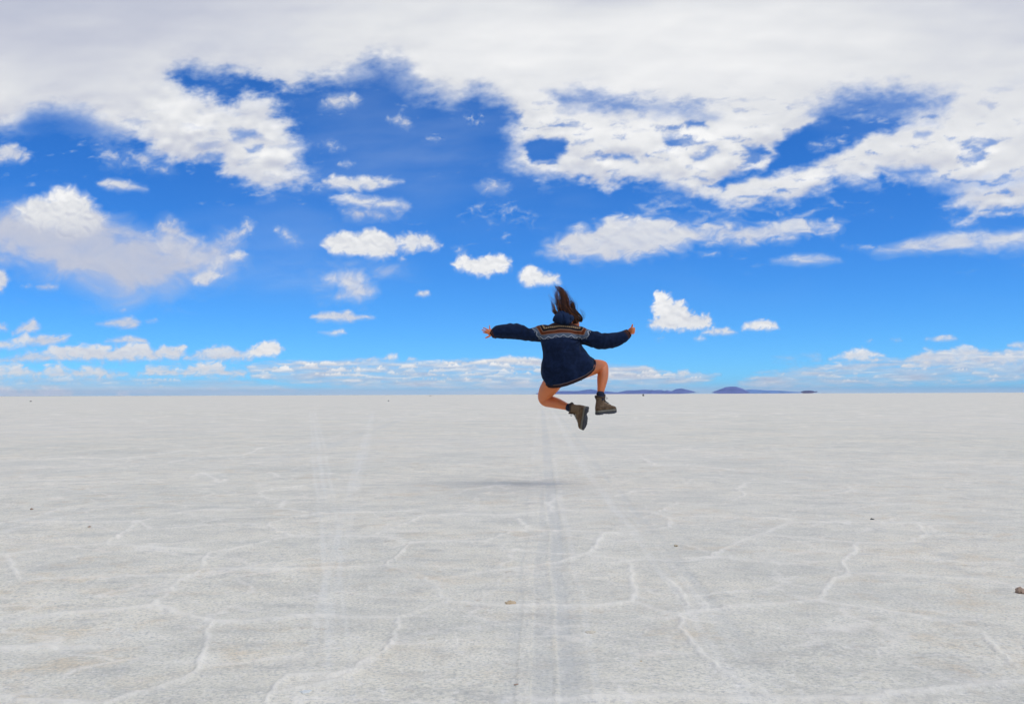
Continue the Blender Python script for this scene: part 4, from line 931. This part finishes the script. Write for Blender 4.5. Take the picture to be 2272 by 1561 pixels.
u = 1136 + P[:, 0] / (DP / FPX); v = 874.2 - (P[:, 2] - EYE) / (DP / FPX)
nrm = np.empty(len(me.vertices) * 3); me.vertices.foreach_get('normal', nrm); nrm = nrm.reshape(-1, 3)
# folds: soft wrinkles running down the back, across the sleeves and gathering at the right armpit
f = 0.007 * n3(P, 8, 11) + 0.0035 * n3(P, 20, 21)
arm = sstep(1296, 1318, u) + sstep(1196, 1176, u)
f += arm * 0.0045 * np.sin((u + 2.5 * gnoise(u / 9, v / 9, 5)) / 2.6) * np.clip(gnoise(u / 22, v / 40, 7) + 0.35, 0, 1)
da = np.hypot(u - 1286, (v - 757)); ang = np.arctan2(v - 757, u - 1286)
f += 0.010 * np.exp(-(da / 26) ** 2) * np.sin(ang * 7 + 1.0) * (v > 735)
f += 0.009 * sstep(765, 800, v) * np.sin((u - 0.35 * v + 6 * gnoise(u / 40, v / 40, 9)) / 8.5) * (arm < 0.5) * (P[:, 1] < DP)
P2 = P + nrm * f[:, None]; setco(me, P2)
# yoke coordinate: pixels inward from the lower edge of the patterned yoke, mitred where back and sleeves meet
wob = 0.7 * gnoise(u / 12, v / 12, 3)
yb = 753.6 - 4.6 * np.exp(-((u - 1248) / 26.0) ** 2) + 0 * u
tb = yb - v + wob
tl = (u - 1181) * 0.90 - (v - 729) * 0.52 + wob
tr_ = -((u - 1312) * 0.86 + (v - 733) * 0.42) + wob
t = np.minimum(np.minimum(tb, tl), tr_)
s = np.where(tb <= np.minimum(tl, tr_), u, v + 3.0)
t = np.where(v > 768, -5, t)
fattr(me, 'yoke', np.clip(t, -20, 49)); fattr(me, 'along', s)

# hem band and cuffs
def band_mesh(name, rings, mat, parent, thick):
    """open band with thickness; band value 0 at the first ring, 1 at the last"""
    n = len(rings[0]); m = len(rings); V = []; F = []; val = []
    for sgn in (1, 0):
        for i, r in enumerate(rings):
            c = sum(r, Vector()) / n
            for p in r: V.append(p if sgn else p - (p - c).normalized() * thick); val.append(i / (m - 1))
    o2 = n * m
    for i in range(m - 1):
        for j in range(n):
            a, b = i * n + j, i * n + (j + 1) % n
            F.append((a, b, b + n, a + n)); F.append((o2 + a + n, o2 + b + n, o2 + b, o2 + a))
    for j in range(n):
        a, b = j, (j + 1) % n; F.append((b, a, o2 + a, o2 + b)); a += (m - 1) * n; b += (m - 1) * n; F.append((a, b, o2 + b, o2 + a))
    o = mesh_from(name, V, F, mat, parent); fattr(o.data, 'band', np.array(val))
    bm = bmesh.new(); bm.from_mesh(o.data); bmesh.ops.recalc_face_normals(bm, faces=bm.faces); bm.to_mesh(o.data); bm.free()
    return o
hr = []
base = trr[-1]; n = 96
for i in range(12):
    q = i / 11.0; row = base.copy(); row[1] += 3.4 - 7.6 * q; row[3] += 1.4 + 1.2 * q
    rg = ring(J(row[0], row[1], row[2]), Vector((row[3] * S, 0, -row[4] * S)), Vector((0, row[5] + .014, row[6] + .004)), n, 2.25)
    rg = [p + (p - J(row[0], row[1], row[2])).normalized() * 0.0022 * math.sin(j * 0.9 + math.sin(j * .37) * 2) for j, p in enumerate(rg)]
    hr.append(rg)
band_mesh('hem_band', hr, HEMM, sweater, 0.006)
for cs, ends in ((LS, [(1095.8, 739.6, .018, 11.6, .048), (1092.5, 741, .018, 10.2, .043), (1089, 743.2, .018, 7.2, .036)]), (RS, [(1389.6, 742.4, .05, 11.6, .047), (1393.5, 739.4, .05, 10.4, .043), (1397.3, 736.6, .05, 8.6, .036)])):
    a = cs[-2]
    q = sleeve([a] + ends)
    band_mesh('cuff', [ring(c, uu * 1.03, dd * 1.03, 32) for c, uu, dd in q[4:]][::-1], CUFFM, sweater, 0.005)
# toggles hanging at the hem
for (px, py) in ((1287, 843), (1269, 850)):
    mesh_from('toggle', *tube([V4(J(px, py - 4, -.165), .003), V4(J(px, py - 1.2, -.17), .0045), V4(J(px + .6, py + .6, -.17), .0055)], 8, 3), LACEM, sweater)

# --- hood, thrown up behind the head
hc2 = J(1249, 706.5, -.005)
HP = [ball(hc2, .100, .080, .068), ball(J(1247, 699.5, .0), .060, .060, .050), ball(J(1236, 709, .01), .048, .06, .034), ball(J(1262, 706, -.005), .055, .065, .042), ball(J(1258, 714, -.035), .050, .045, .036), ball(J(1248, 716, .01), .07, .07, .03)]
hood = remesh('hood', HP, 0.004, 26, HOODM, sweater)
me = hood.data; P = coords(me); nrm = np.empty(len(me.vertices) * 3); me.vertices.foreach_get('normal', nrm); nrm = nrm.reshape(-1, 3)
u = 1136 + P[:, 0] / MPP; v = 874.2 - (P[:, 2] - EYE) / MPP
f = -0.010 * np.exp(-((u - 1248 - (v - 700) * 0.25) / 2.2) ** 2) * sstep(693, 700, v) - 0.008 * np.exp(-((u - 1264.5) / 2.0) ** 2) + 0.004 * n3(P, 20, 31)
setco(me, P + nrm * f[:, None])

# --- hair
rnd = random.Random(4)
def ribbon_tube(pts, r0, r1, V, F, A, val):
    m = len(pts); base = len(V)
    for i, p in enumerate(pts):
        t = (pts[min(i + 1, m - 1)] - pts[max(i - 1, 0)]).normalized(); a = t.cross(Vector((0.1, 1, 0.05))).normalized(); b = t.cross(a)
        q = i / (m - 1); r = (r0 + (r1 - r0) * q) * (0.55 + 0.45 * min(q * 5, 1))
        for ang in (0, 2.094, 4.188): V.append(p + a * r * math.cos(ang) + b * r * math.sin(ang)); A.append(min(1, max(0, val + 0.35 * (q - 0.4))))
    for i in range(m - 1):
        for j in range(3):
            F.append((base + i * 3 + j, base + i * 3 + (j + 1) % 3, base + (i + 1) * 3 + (j + 1) % 3, base + (i + 1) * 3 + j))
HV, HF, HA = [], [], []
# guides in photo pixels (x, y, depth): control points, spread at root and tip, number
G = [
 ([(1266, 700, .08), (1256, 686, .06), (1254, 669, .05), (1252, 653, .05), (1246, 640, .05), (1237, 634, .05)], (11, 2.6), 150, .0042),
 ([(1262, 700, .06), (1252, 684, .04), (1250, 668, .04), (1247, 654, .04), (1240, 642, .04), (1231, 631.5, .04)], (12, 2.4), 110, .0040),
 ([(1252, 700, .05), (1243, 684, .03), (1238, 668, .03), (1235, 652, .03), (1237, 641, .03)], (7, 1.8), 60, .0030),
 ([(1246, 700, .03), (1234, 692, .02), (1229, 682, .02), (1226, 672, .02), (1223, 663, .02)], (6, 3.2), 60, .0022),
 ([(1246, 704, .03), (1236, 698, .02), (1229, 693, .02), (1226, 686, .02), (1225, 678, .02)], (5, 2.6), 40, .0020),
 ([(1276, 702, .09), (1273, 690, .08), (1272, 679, .07), (1271.5, 671, .06), (1267, 665, .06)], (6, 2.2), 90, .0038),
 ([(1268, 704, .06), (1262, 690, .03), (1252, 678, .02), (1244, 676, .02), (1238, 681, .02)], (8, 2.5), 60, .0034),
 ([(1289, 711, .10), (1290, 704, .08), (1283, 695, .06), (1270, 688, .04), (1256, 686, .03), (1243, 684, .03)], (4, 3.5), 130, .0042),
 ([(1282, 711, .06), (1281, 704, .04), (1275, 697, .02), (1264, 690, .01), (1252, 684, .02), (1246, 674, .03)], (5, 3.5), 120, .0042),
 ([(1278, 716, .05), (1276, 708, .03), (1270, 700, .01), (1260, 692, .0), (1250, 690, .01)], (4, 3.0), 90, .0040),
 ([(1262, 672, .06), (1256, 656, .05), (1250, 644, .05), (1243, 635, .05), (1234, 628, .05)], (3, 3.4), 26, .0016),
 ([(1270, 690, .06), (1266, 672, .05), (1258, 654, .05), (1252, 642, .05), (1243, 631, .05)], (9, 7.0), 60, .0012),
 ([(1280, 700, .08), (1276, 686, .07), (1276, 674, .06), (1272, 664, .06), (1266, 655, .06)], (8, 6.0), 34, .0010),
 ([(1290, 710, .10), (1296, 700, .08), (1292, 688, .06), (1284, 680, .05)], (4, 5.0), 22, .0009),
 ([(1248, 692, .05), (1241, 672, .03), (1235, 656, .03), (1232, 644, .03), (1226, 636, .03)], (8, 6.0), 50, .0011),
 ([(1250, 690, .03), (1238, 680, .02), (1230, 668, .02), (1222, 660, .02), (1217, 650, .02)], (4, 4.0), 20, .0011),
]
for pts, (s0, s1), cnt, rad in G:
    for q in range(cnt):
        ox, oz, oy = rnd.gauss(0, .5), rnd.gauss(0, .5), rnd.gauss(0, .5); L = rnd.uniform(0.68, 1.0); ph = rnd.uniform(0, 6.28); am = rnd.uniform(.3, 1.2); fr = rnd.uniform(2.5, 6)
        sp_ = spline([(p[0], p[1], p[2]) for p in pts], 4); m = max(5, int(len(sp_) * L)); P_ = []
        for i in range(m):
            w = i / (len(sp_) - 1); sd = s0 + (s1 - s0) * w
            wig = am * (math.sin(w * fr + ph) * 2.3 + 0.5 * math.sin(w * fr * 3.1 + ph * 2)) * w
            P_.append(J(sp_[i][0] + ox * sd + wig, sp_[i][1] + oz * sd * 0.5 + 0.4 * wig, sp_[i][2] + oy * sd * 0.0045 * 1.6))
        ribbon_tube(P_, rad * rnd.uniform(.6, 1.1), rad * 0.16, HV, HF, HA, rnd.choice((0.1, 0.25, 0.4, 0.55, 0.8, 1.0)))
hair = mesh_from('hair', HV, HF, HAIR, PERSON)
fattr(hair.data, 'strand', np.array(HA))
# the mass of hair on the head, under the loose strands
CAPP = [ball(hp(-.024, 0, .036), .094, .083, .088, HM), ball(J(1278, 704, .07), .062, .06, .044), ball(J(1268, 699, .06), .060, .06, .045)]
CAPP.append(tube([V4(J(1270, 700, .07), .060), V4(J(1259, 687, .055), .048), V4(J(1255, 676, .05), .030), V4(J(1256, 664, .05), .016), V4(J(1253, 655, .05), .006)], 16))
CAPP.append(tube([V4(J(1274, 698, .08), .040), V4(J(1271, 684, .07), .026), V4(J(1270, 674, .06), .014)], 12))
cap = remesh('scalp_hair', CAPP, 0.005, 8, HAIR, hair)
P = coords(cap.data); fattr(cap.data, 'strand', 0.25 + 0.35 * gnoise(P[:, 0] * 70 + P[:, 2] * 30, P[:, 2] * 8, 41))
nrm = np.empty(len(P) * 3); cap.data.vertices.foreach_get('normal', nrm)
setco(cap.data, P + nrm.reshape(-1, 3) * (0.006 * gnoise(P[:, 0] * 60 + P[:, 2] * 40, P[:, 2] * 9 + P[:, 1] * 20, 43))[:, None])

# --- boots and socks
def boot(org, X, Z, label=None):
    X = X.normalized(); Z = (Z - X * Z.dot(X)).normalized(); Y = Z.cross(X)
    B = lambda x, y, z: org + X * (x * .95) + Y * (y * .93) + Z * (z * .96)
    root = bpy.data.objects.new('boot', None); 
    prof = [(-.072, .010, .012, .040), (-.070, .026, .016, .075), (-.055, .036, .018, .098), (-.020, .039, .018, .112), (.025, .040, .018, .118), (.060, .043, .018, .104), (.095, .047, .018, .086), (.130, .049, .018, .072), (.160, .045, .018, .064), (.182, .034, .018, .054), (.194, .016, .020, .040)]
    rs = [ring(B(x, 0, (z0 + z1) / 2), Y * w * .93, Z * ((z1 - z0) / 2 * .96), 24, 2.5) for x, w, z0, z1 in spline(prof, 3)]
    shaft = [(-.022, .060, .056, .042), (-.020, .090, .055, .041), (-.016, .120, .050, .040), (-.016, .148, .049, .042), (-.014, .168, .053, .046)]
    r2 = [ring(B(x, 0, z), X * a * .95, Y * b * .93, 24) for x, z, a, b in spline(shaft, 4)]
    up = remesh('boot', [loft(rs), loft(r2)], 0.0035, 5, BOOTM, PERSON)
    if label: up['label'] = label
    # padded collar, tongue and pull loop
    t = []
    for i in range(33):
        a = 2 * math.pi * i / 32; fx = math.cos(a)
        t.append((*B(-.014 + .052 * fx, .045 * math.sin(a), .166 + .012 * (fx * fx) - .004 * fx), .0085 + .002 * math.sin(3 * a)))
    mesh_from('collar', *tube(t, 10, 1, False), COLLM, up)
    mesh_from('tongue', *tube([(*B(.036, 0, .110), .016), (*B(.040, 0, .145), .017), (*B(.050, 0, .180), .015)], 12, 4, True, 0.45, Y), COLLM, up)
    mesh_from('pull_loop', *tube([(*B(-.066, 0, .150), .004), (*B(-.080, 0, .160), .004), (*B(-.080, 0, .174), .004), (*B(-.066, 0, .176), .004)], 8, 4), LACEM, up)
    # sole: heel block, arch and forefoot under a paler midsole
    out = []
    N = 40
    def outline(x):
        w = np.interp(x, [-.078, -.070, -.045, 0, .04, .09, .13, .165, .19, .202], [.006, .026, .037, .036, .037, .046, .051, .046, .028, .006]); return w
    def slab(x0, x1, zb, zt, ext):
        xs = np.linspace(x0, x1, 26); V = []; F = []
        for x in xs:
            w = outline(x) + ext; zl = zb(x)
            V += [B(x, -w, zl), B(x, -w, zt), B(x, w, zt), B(x, w, zl)]
        m = len(xs)
        for i in range(m - 1):
            for j in range(4): F.append((i * 4 + j, i * 4 + (j + 1) % 4, (i + 1) * 4 + (j + 1) % 4, (i + 1) * 4 + j))
        F += [(0, 3, 2, 1), tuple((m - 1) * 4 + j for j in range(4))]
        return V, F
    mid = mesh_from('midsole', *slab(-.078, .202, lambda x: .010 + .004 * max(0, (x - .15) / .05), .030, .002), MIDM, up)
    sole = slab(-.079, .203, lambda x: -.012 + .014 * math.exp(-((x - .028) / .022) ** 2) + .012 * max(0, (x - .15) / .05), .0105, .0035)
    lug = []
    for i, x in enumerate(list(np.arange(-.066, -.005, .016)) + list(np.arange(.062, .190, .016))):
        w = outline(x) - .004
        for a, b in ((-w, -w * .28), (w * .28, w), ) if i % 2 else ((-w * .62, -.002), (.002, w * .62)):
            zt = -.012 + .014 * math.exp(-((x - .028) / .022) ** 2) + .012 * max(0, (x - .15) / .05)
            q = [B(x - .005, a, zt), B(x + .005, a, zt), B(x + .005, b, zt), B(x - .005, b, zt)]; q2 = [p - Z * .005 for p in q]
            lug.append((q + q2, [(3, 2, 1, 0), (4, 5, 6, 7), (0, 1, 5, 4), (1, 2, 6, 5), (2, 3, 7, 6), (3, 0, 4, 7)]))
    mesh_from('sole', *join([sole] + lug), SOLEM, up, smooth=False)
    # laces
    L = []
    rows = [(.098, .090), (.080, .100), (.063, .110), (.050, .122), (.042, .136), (.039, .150)]
    for i, (x, z) in enumerate(rows):
        L.append(tube([(*B(x - .006, -.020, z - .004), .0028), (*B(x + .005, 0, z + .006), .0028), (*B(x - .006, .020, z - .004), .0028)], 6, 3))
        if i + 1 < len(rows):
            x2, z2 = rows[i + 1]
            L.append(tube([(*B(x - .004, -.019, z), .0024), (*B((x + x2) / 2 + .006, 0, (z + z2) / 2 + .006), .0024), (*B(x2 - .004, .019, z2), .0024)], 6, 3))
            L.append(tube([(*B(x - .004, .019, z), .0024), (*B((x + x2) / 2 + .007, 0, (z + z2) / 2 + .007), .0024), (*B(x2 - .004, -.019, z2), .0024)], 6, 3))
    for s in (-1, 1):
        L.append(tube([(*B(.040, 0, .152), .0022), (*B(.058, s * .018, .160), .0022), (*B(.062, s * .032, .148), .0022), (*B(.048, s * .020, .144), .0022)], 6, 4))
    mesh_from('laces', *join(L), LACEM, up)
    for s in (-1, 1):
        mesh_from('eyelet', *join([ball(B(x - .008, s * .023, z - .005), .0035, .0035, .0035, None, 8, 6) for x, z in rows]), MIDM, up)
    # seams of the leather panels
    sm = [tube([(*B(-.060, s * .036, .070), .0018), (*B(-.02, s * .042, .066), .0018), (*B(.03, s * .0425, .062), .0018), (*B(.075, s * .043, .066), .0018), (*B(.100, s * .030, .086), .0018)], 6, 4) for s in (-1, 1)]
    sm += [tube([(*B(.118, s * .046, .030), .0018), (*B(.116, s * .044, .058), .0018), (*B(.112, s * .020, .079), .0018), (*B(.111, 0, .082), .0018)], 6, 4) for s in (-1, 1)]
    mesh_from('seam', *join(sm), COLLM, up)
    bpy.data.objects.remove(root)
    return B
Xr = Vector((0.80, 0.58, 0.07)); Zr = Vector((-0.02, -0.05, 1.0))
Zr = (Zr - Xr.normalized() * Zr.dot(Xr.normalized())).normalized()
tgt = J(1333.5, 880.5, .10); boot(tgt - Xr.normalized() * -.012 - Zr * .162, Xr, Zr)
Xl = Vector((-0.10, 0.44, -0.88)); Zl = Vector((-0.93, 0.30, 0.22)); Xl.normalize(); Zl = (Zl - Xl * Zl.dot(Xl)).normalized()
tgt = J(1268.5, 905.5, .085); boot(tgt - Xl * -.012 - Zl * .162, Xl, Zl)
for a, b in ((J(1333.5, 886, .10), J(1334.3, 873.5, .108)), (J(1277, 906.2, .085), J(1263.5, 903.8, .098))):
    d = (b - a)
    mesh_from('sock', *tube([(*a, .0405), (*(a + d * .5), .040), (*(a + d * .8), .0405), (*b, .0425)], 24, 4, True), SOCKM, PERSON)

# ---------------------------------------------------------------- air
def haze():
    bm = bmesh.new(); bmesh.ops.create_cube(bm, size=1.0)
    for v in bm.verts: v.co = Vector((v.co.x * 123000, v.co.y * 123000, -1.0 if v.co.z < 0 else 300.0))
    me = bpy.data.meshes.new('haze'); bm.to_mesh(me); bm.free()
    m = bpy.data.materials.new('haze'); m.use_nodes = True; t = m.node_tree; t.nodes.clear()
    o_ = t.nodes.new('ShaderNodeOutputMaterial'); p = t.nodes.new('ShaderNodeVolumePrincipled')
    p.inputs['Color'].default_value = (0.30, 0.60, 1.0, 1); p.inputs['Density'].default_value = 1.1e-5; p.inputs['Anisotropy'].default_value = 0.0
    t.links.new(p.outputs[0], o_.inputs['Volume']); me.materials.append(m); m.cycles.homogeneous_volume = True if hasattr(m.cycles, 'homogeneous_volume') else False
    o = bpy.data.objects.new('haze', me); COL.objects.link(o); tag(o, kind='stuff')
haze()
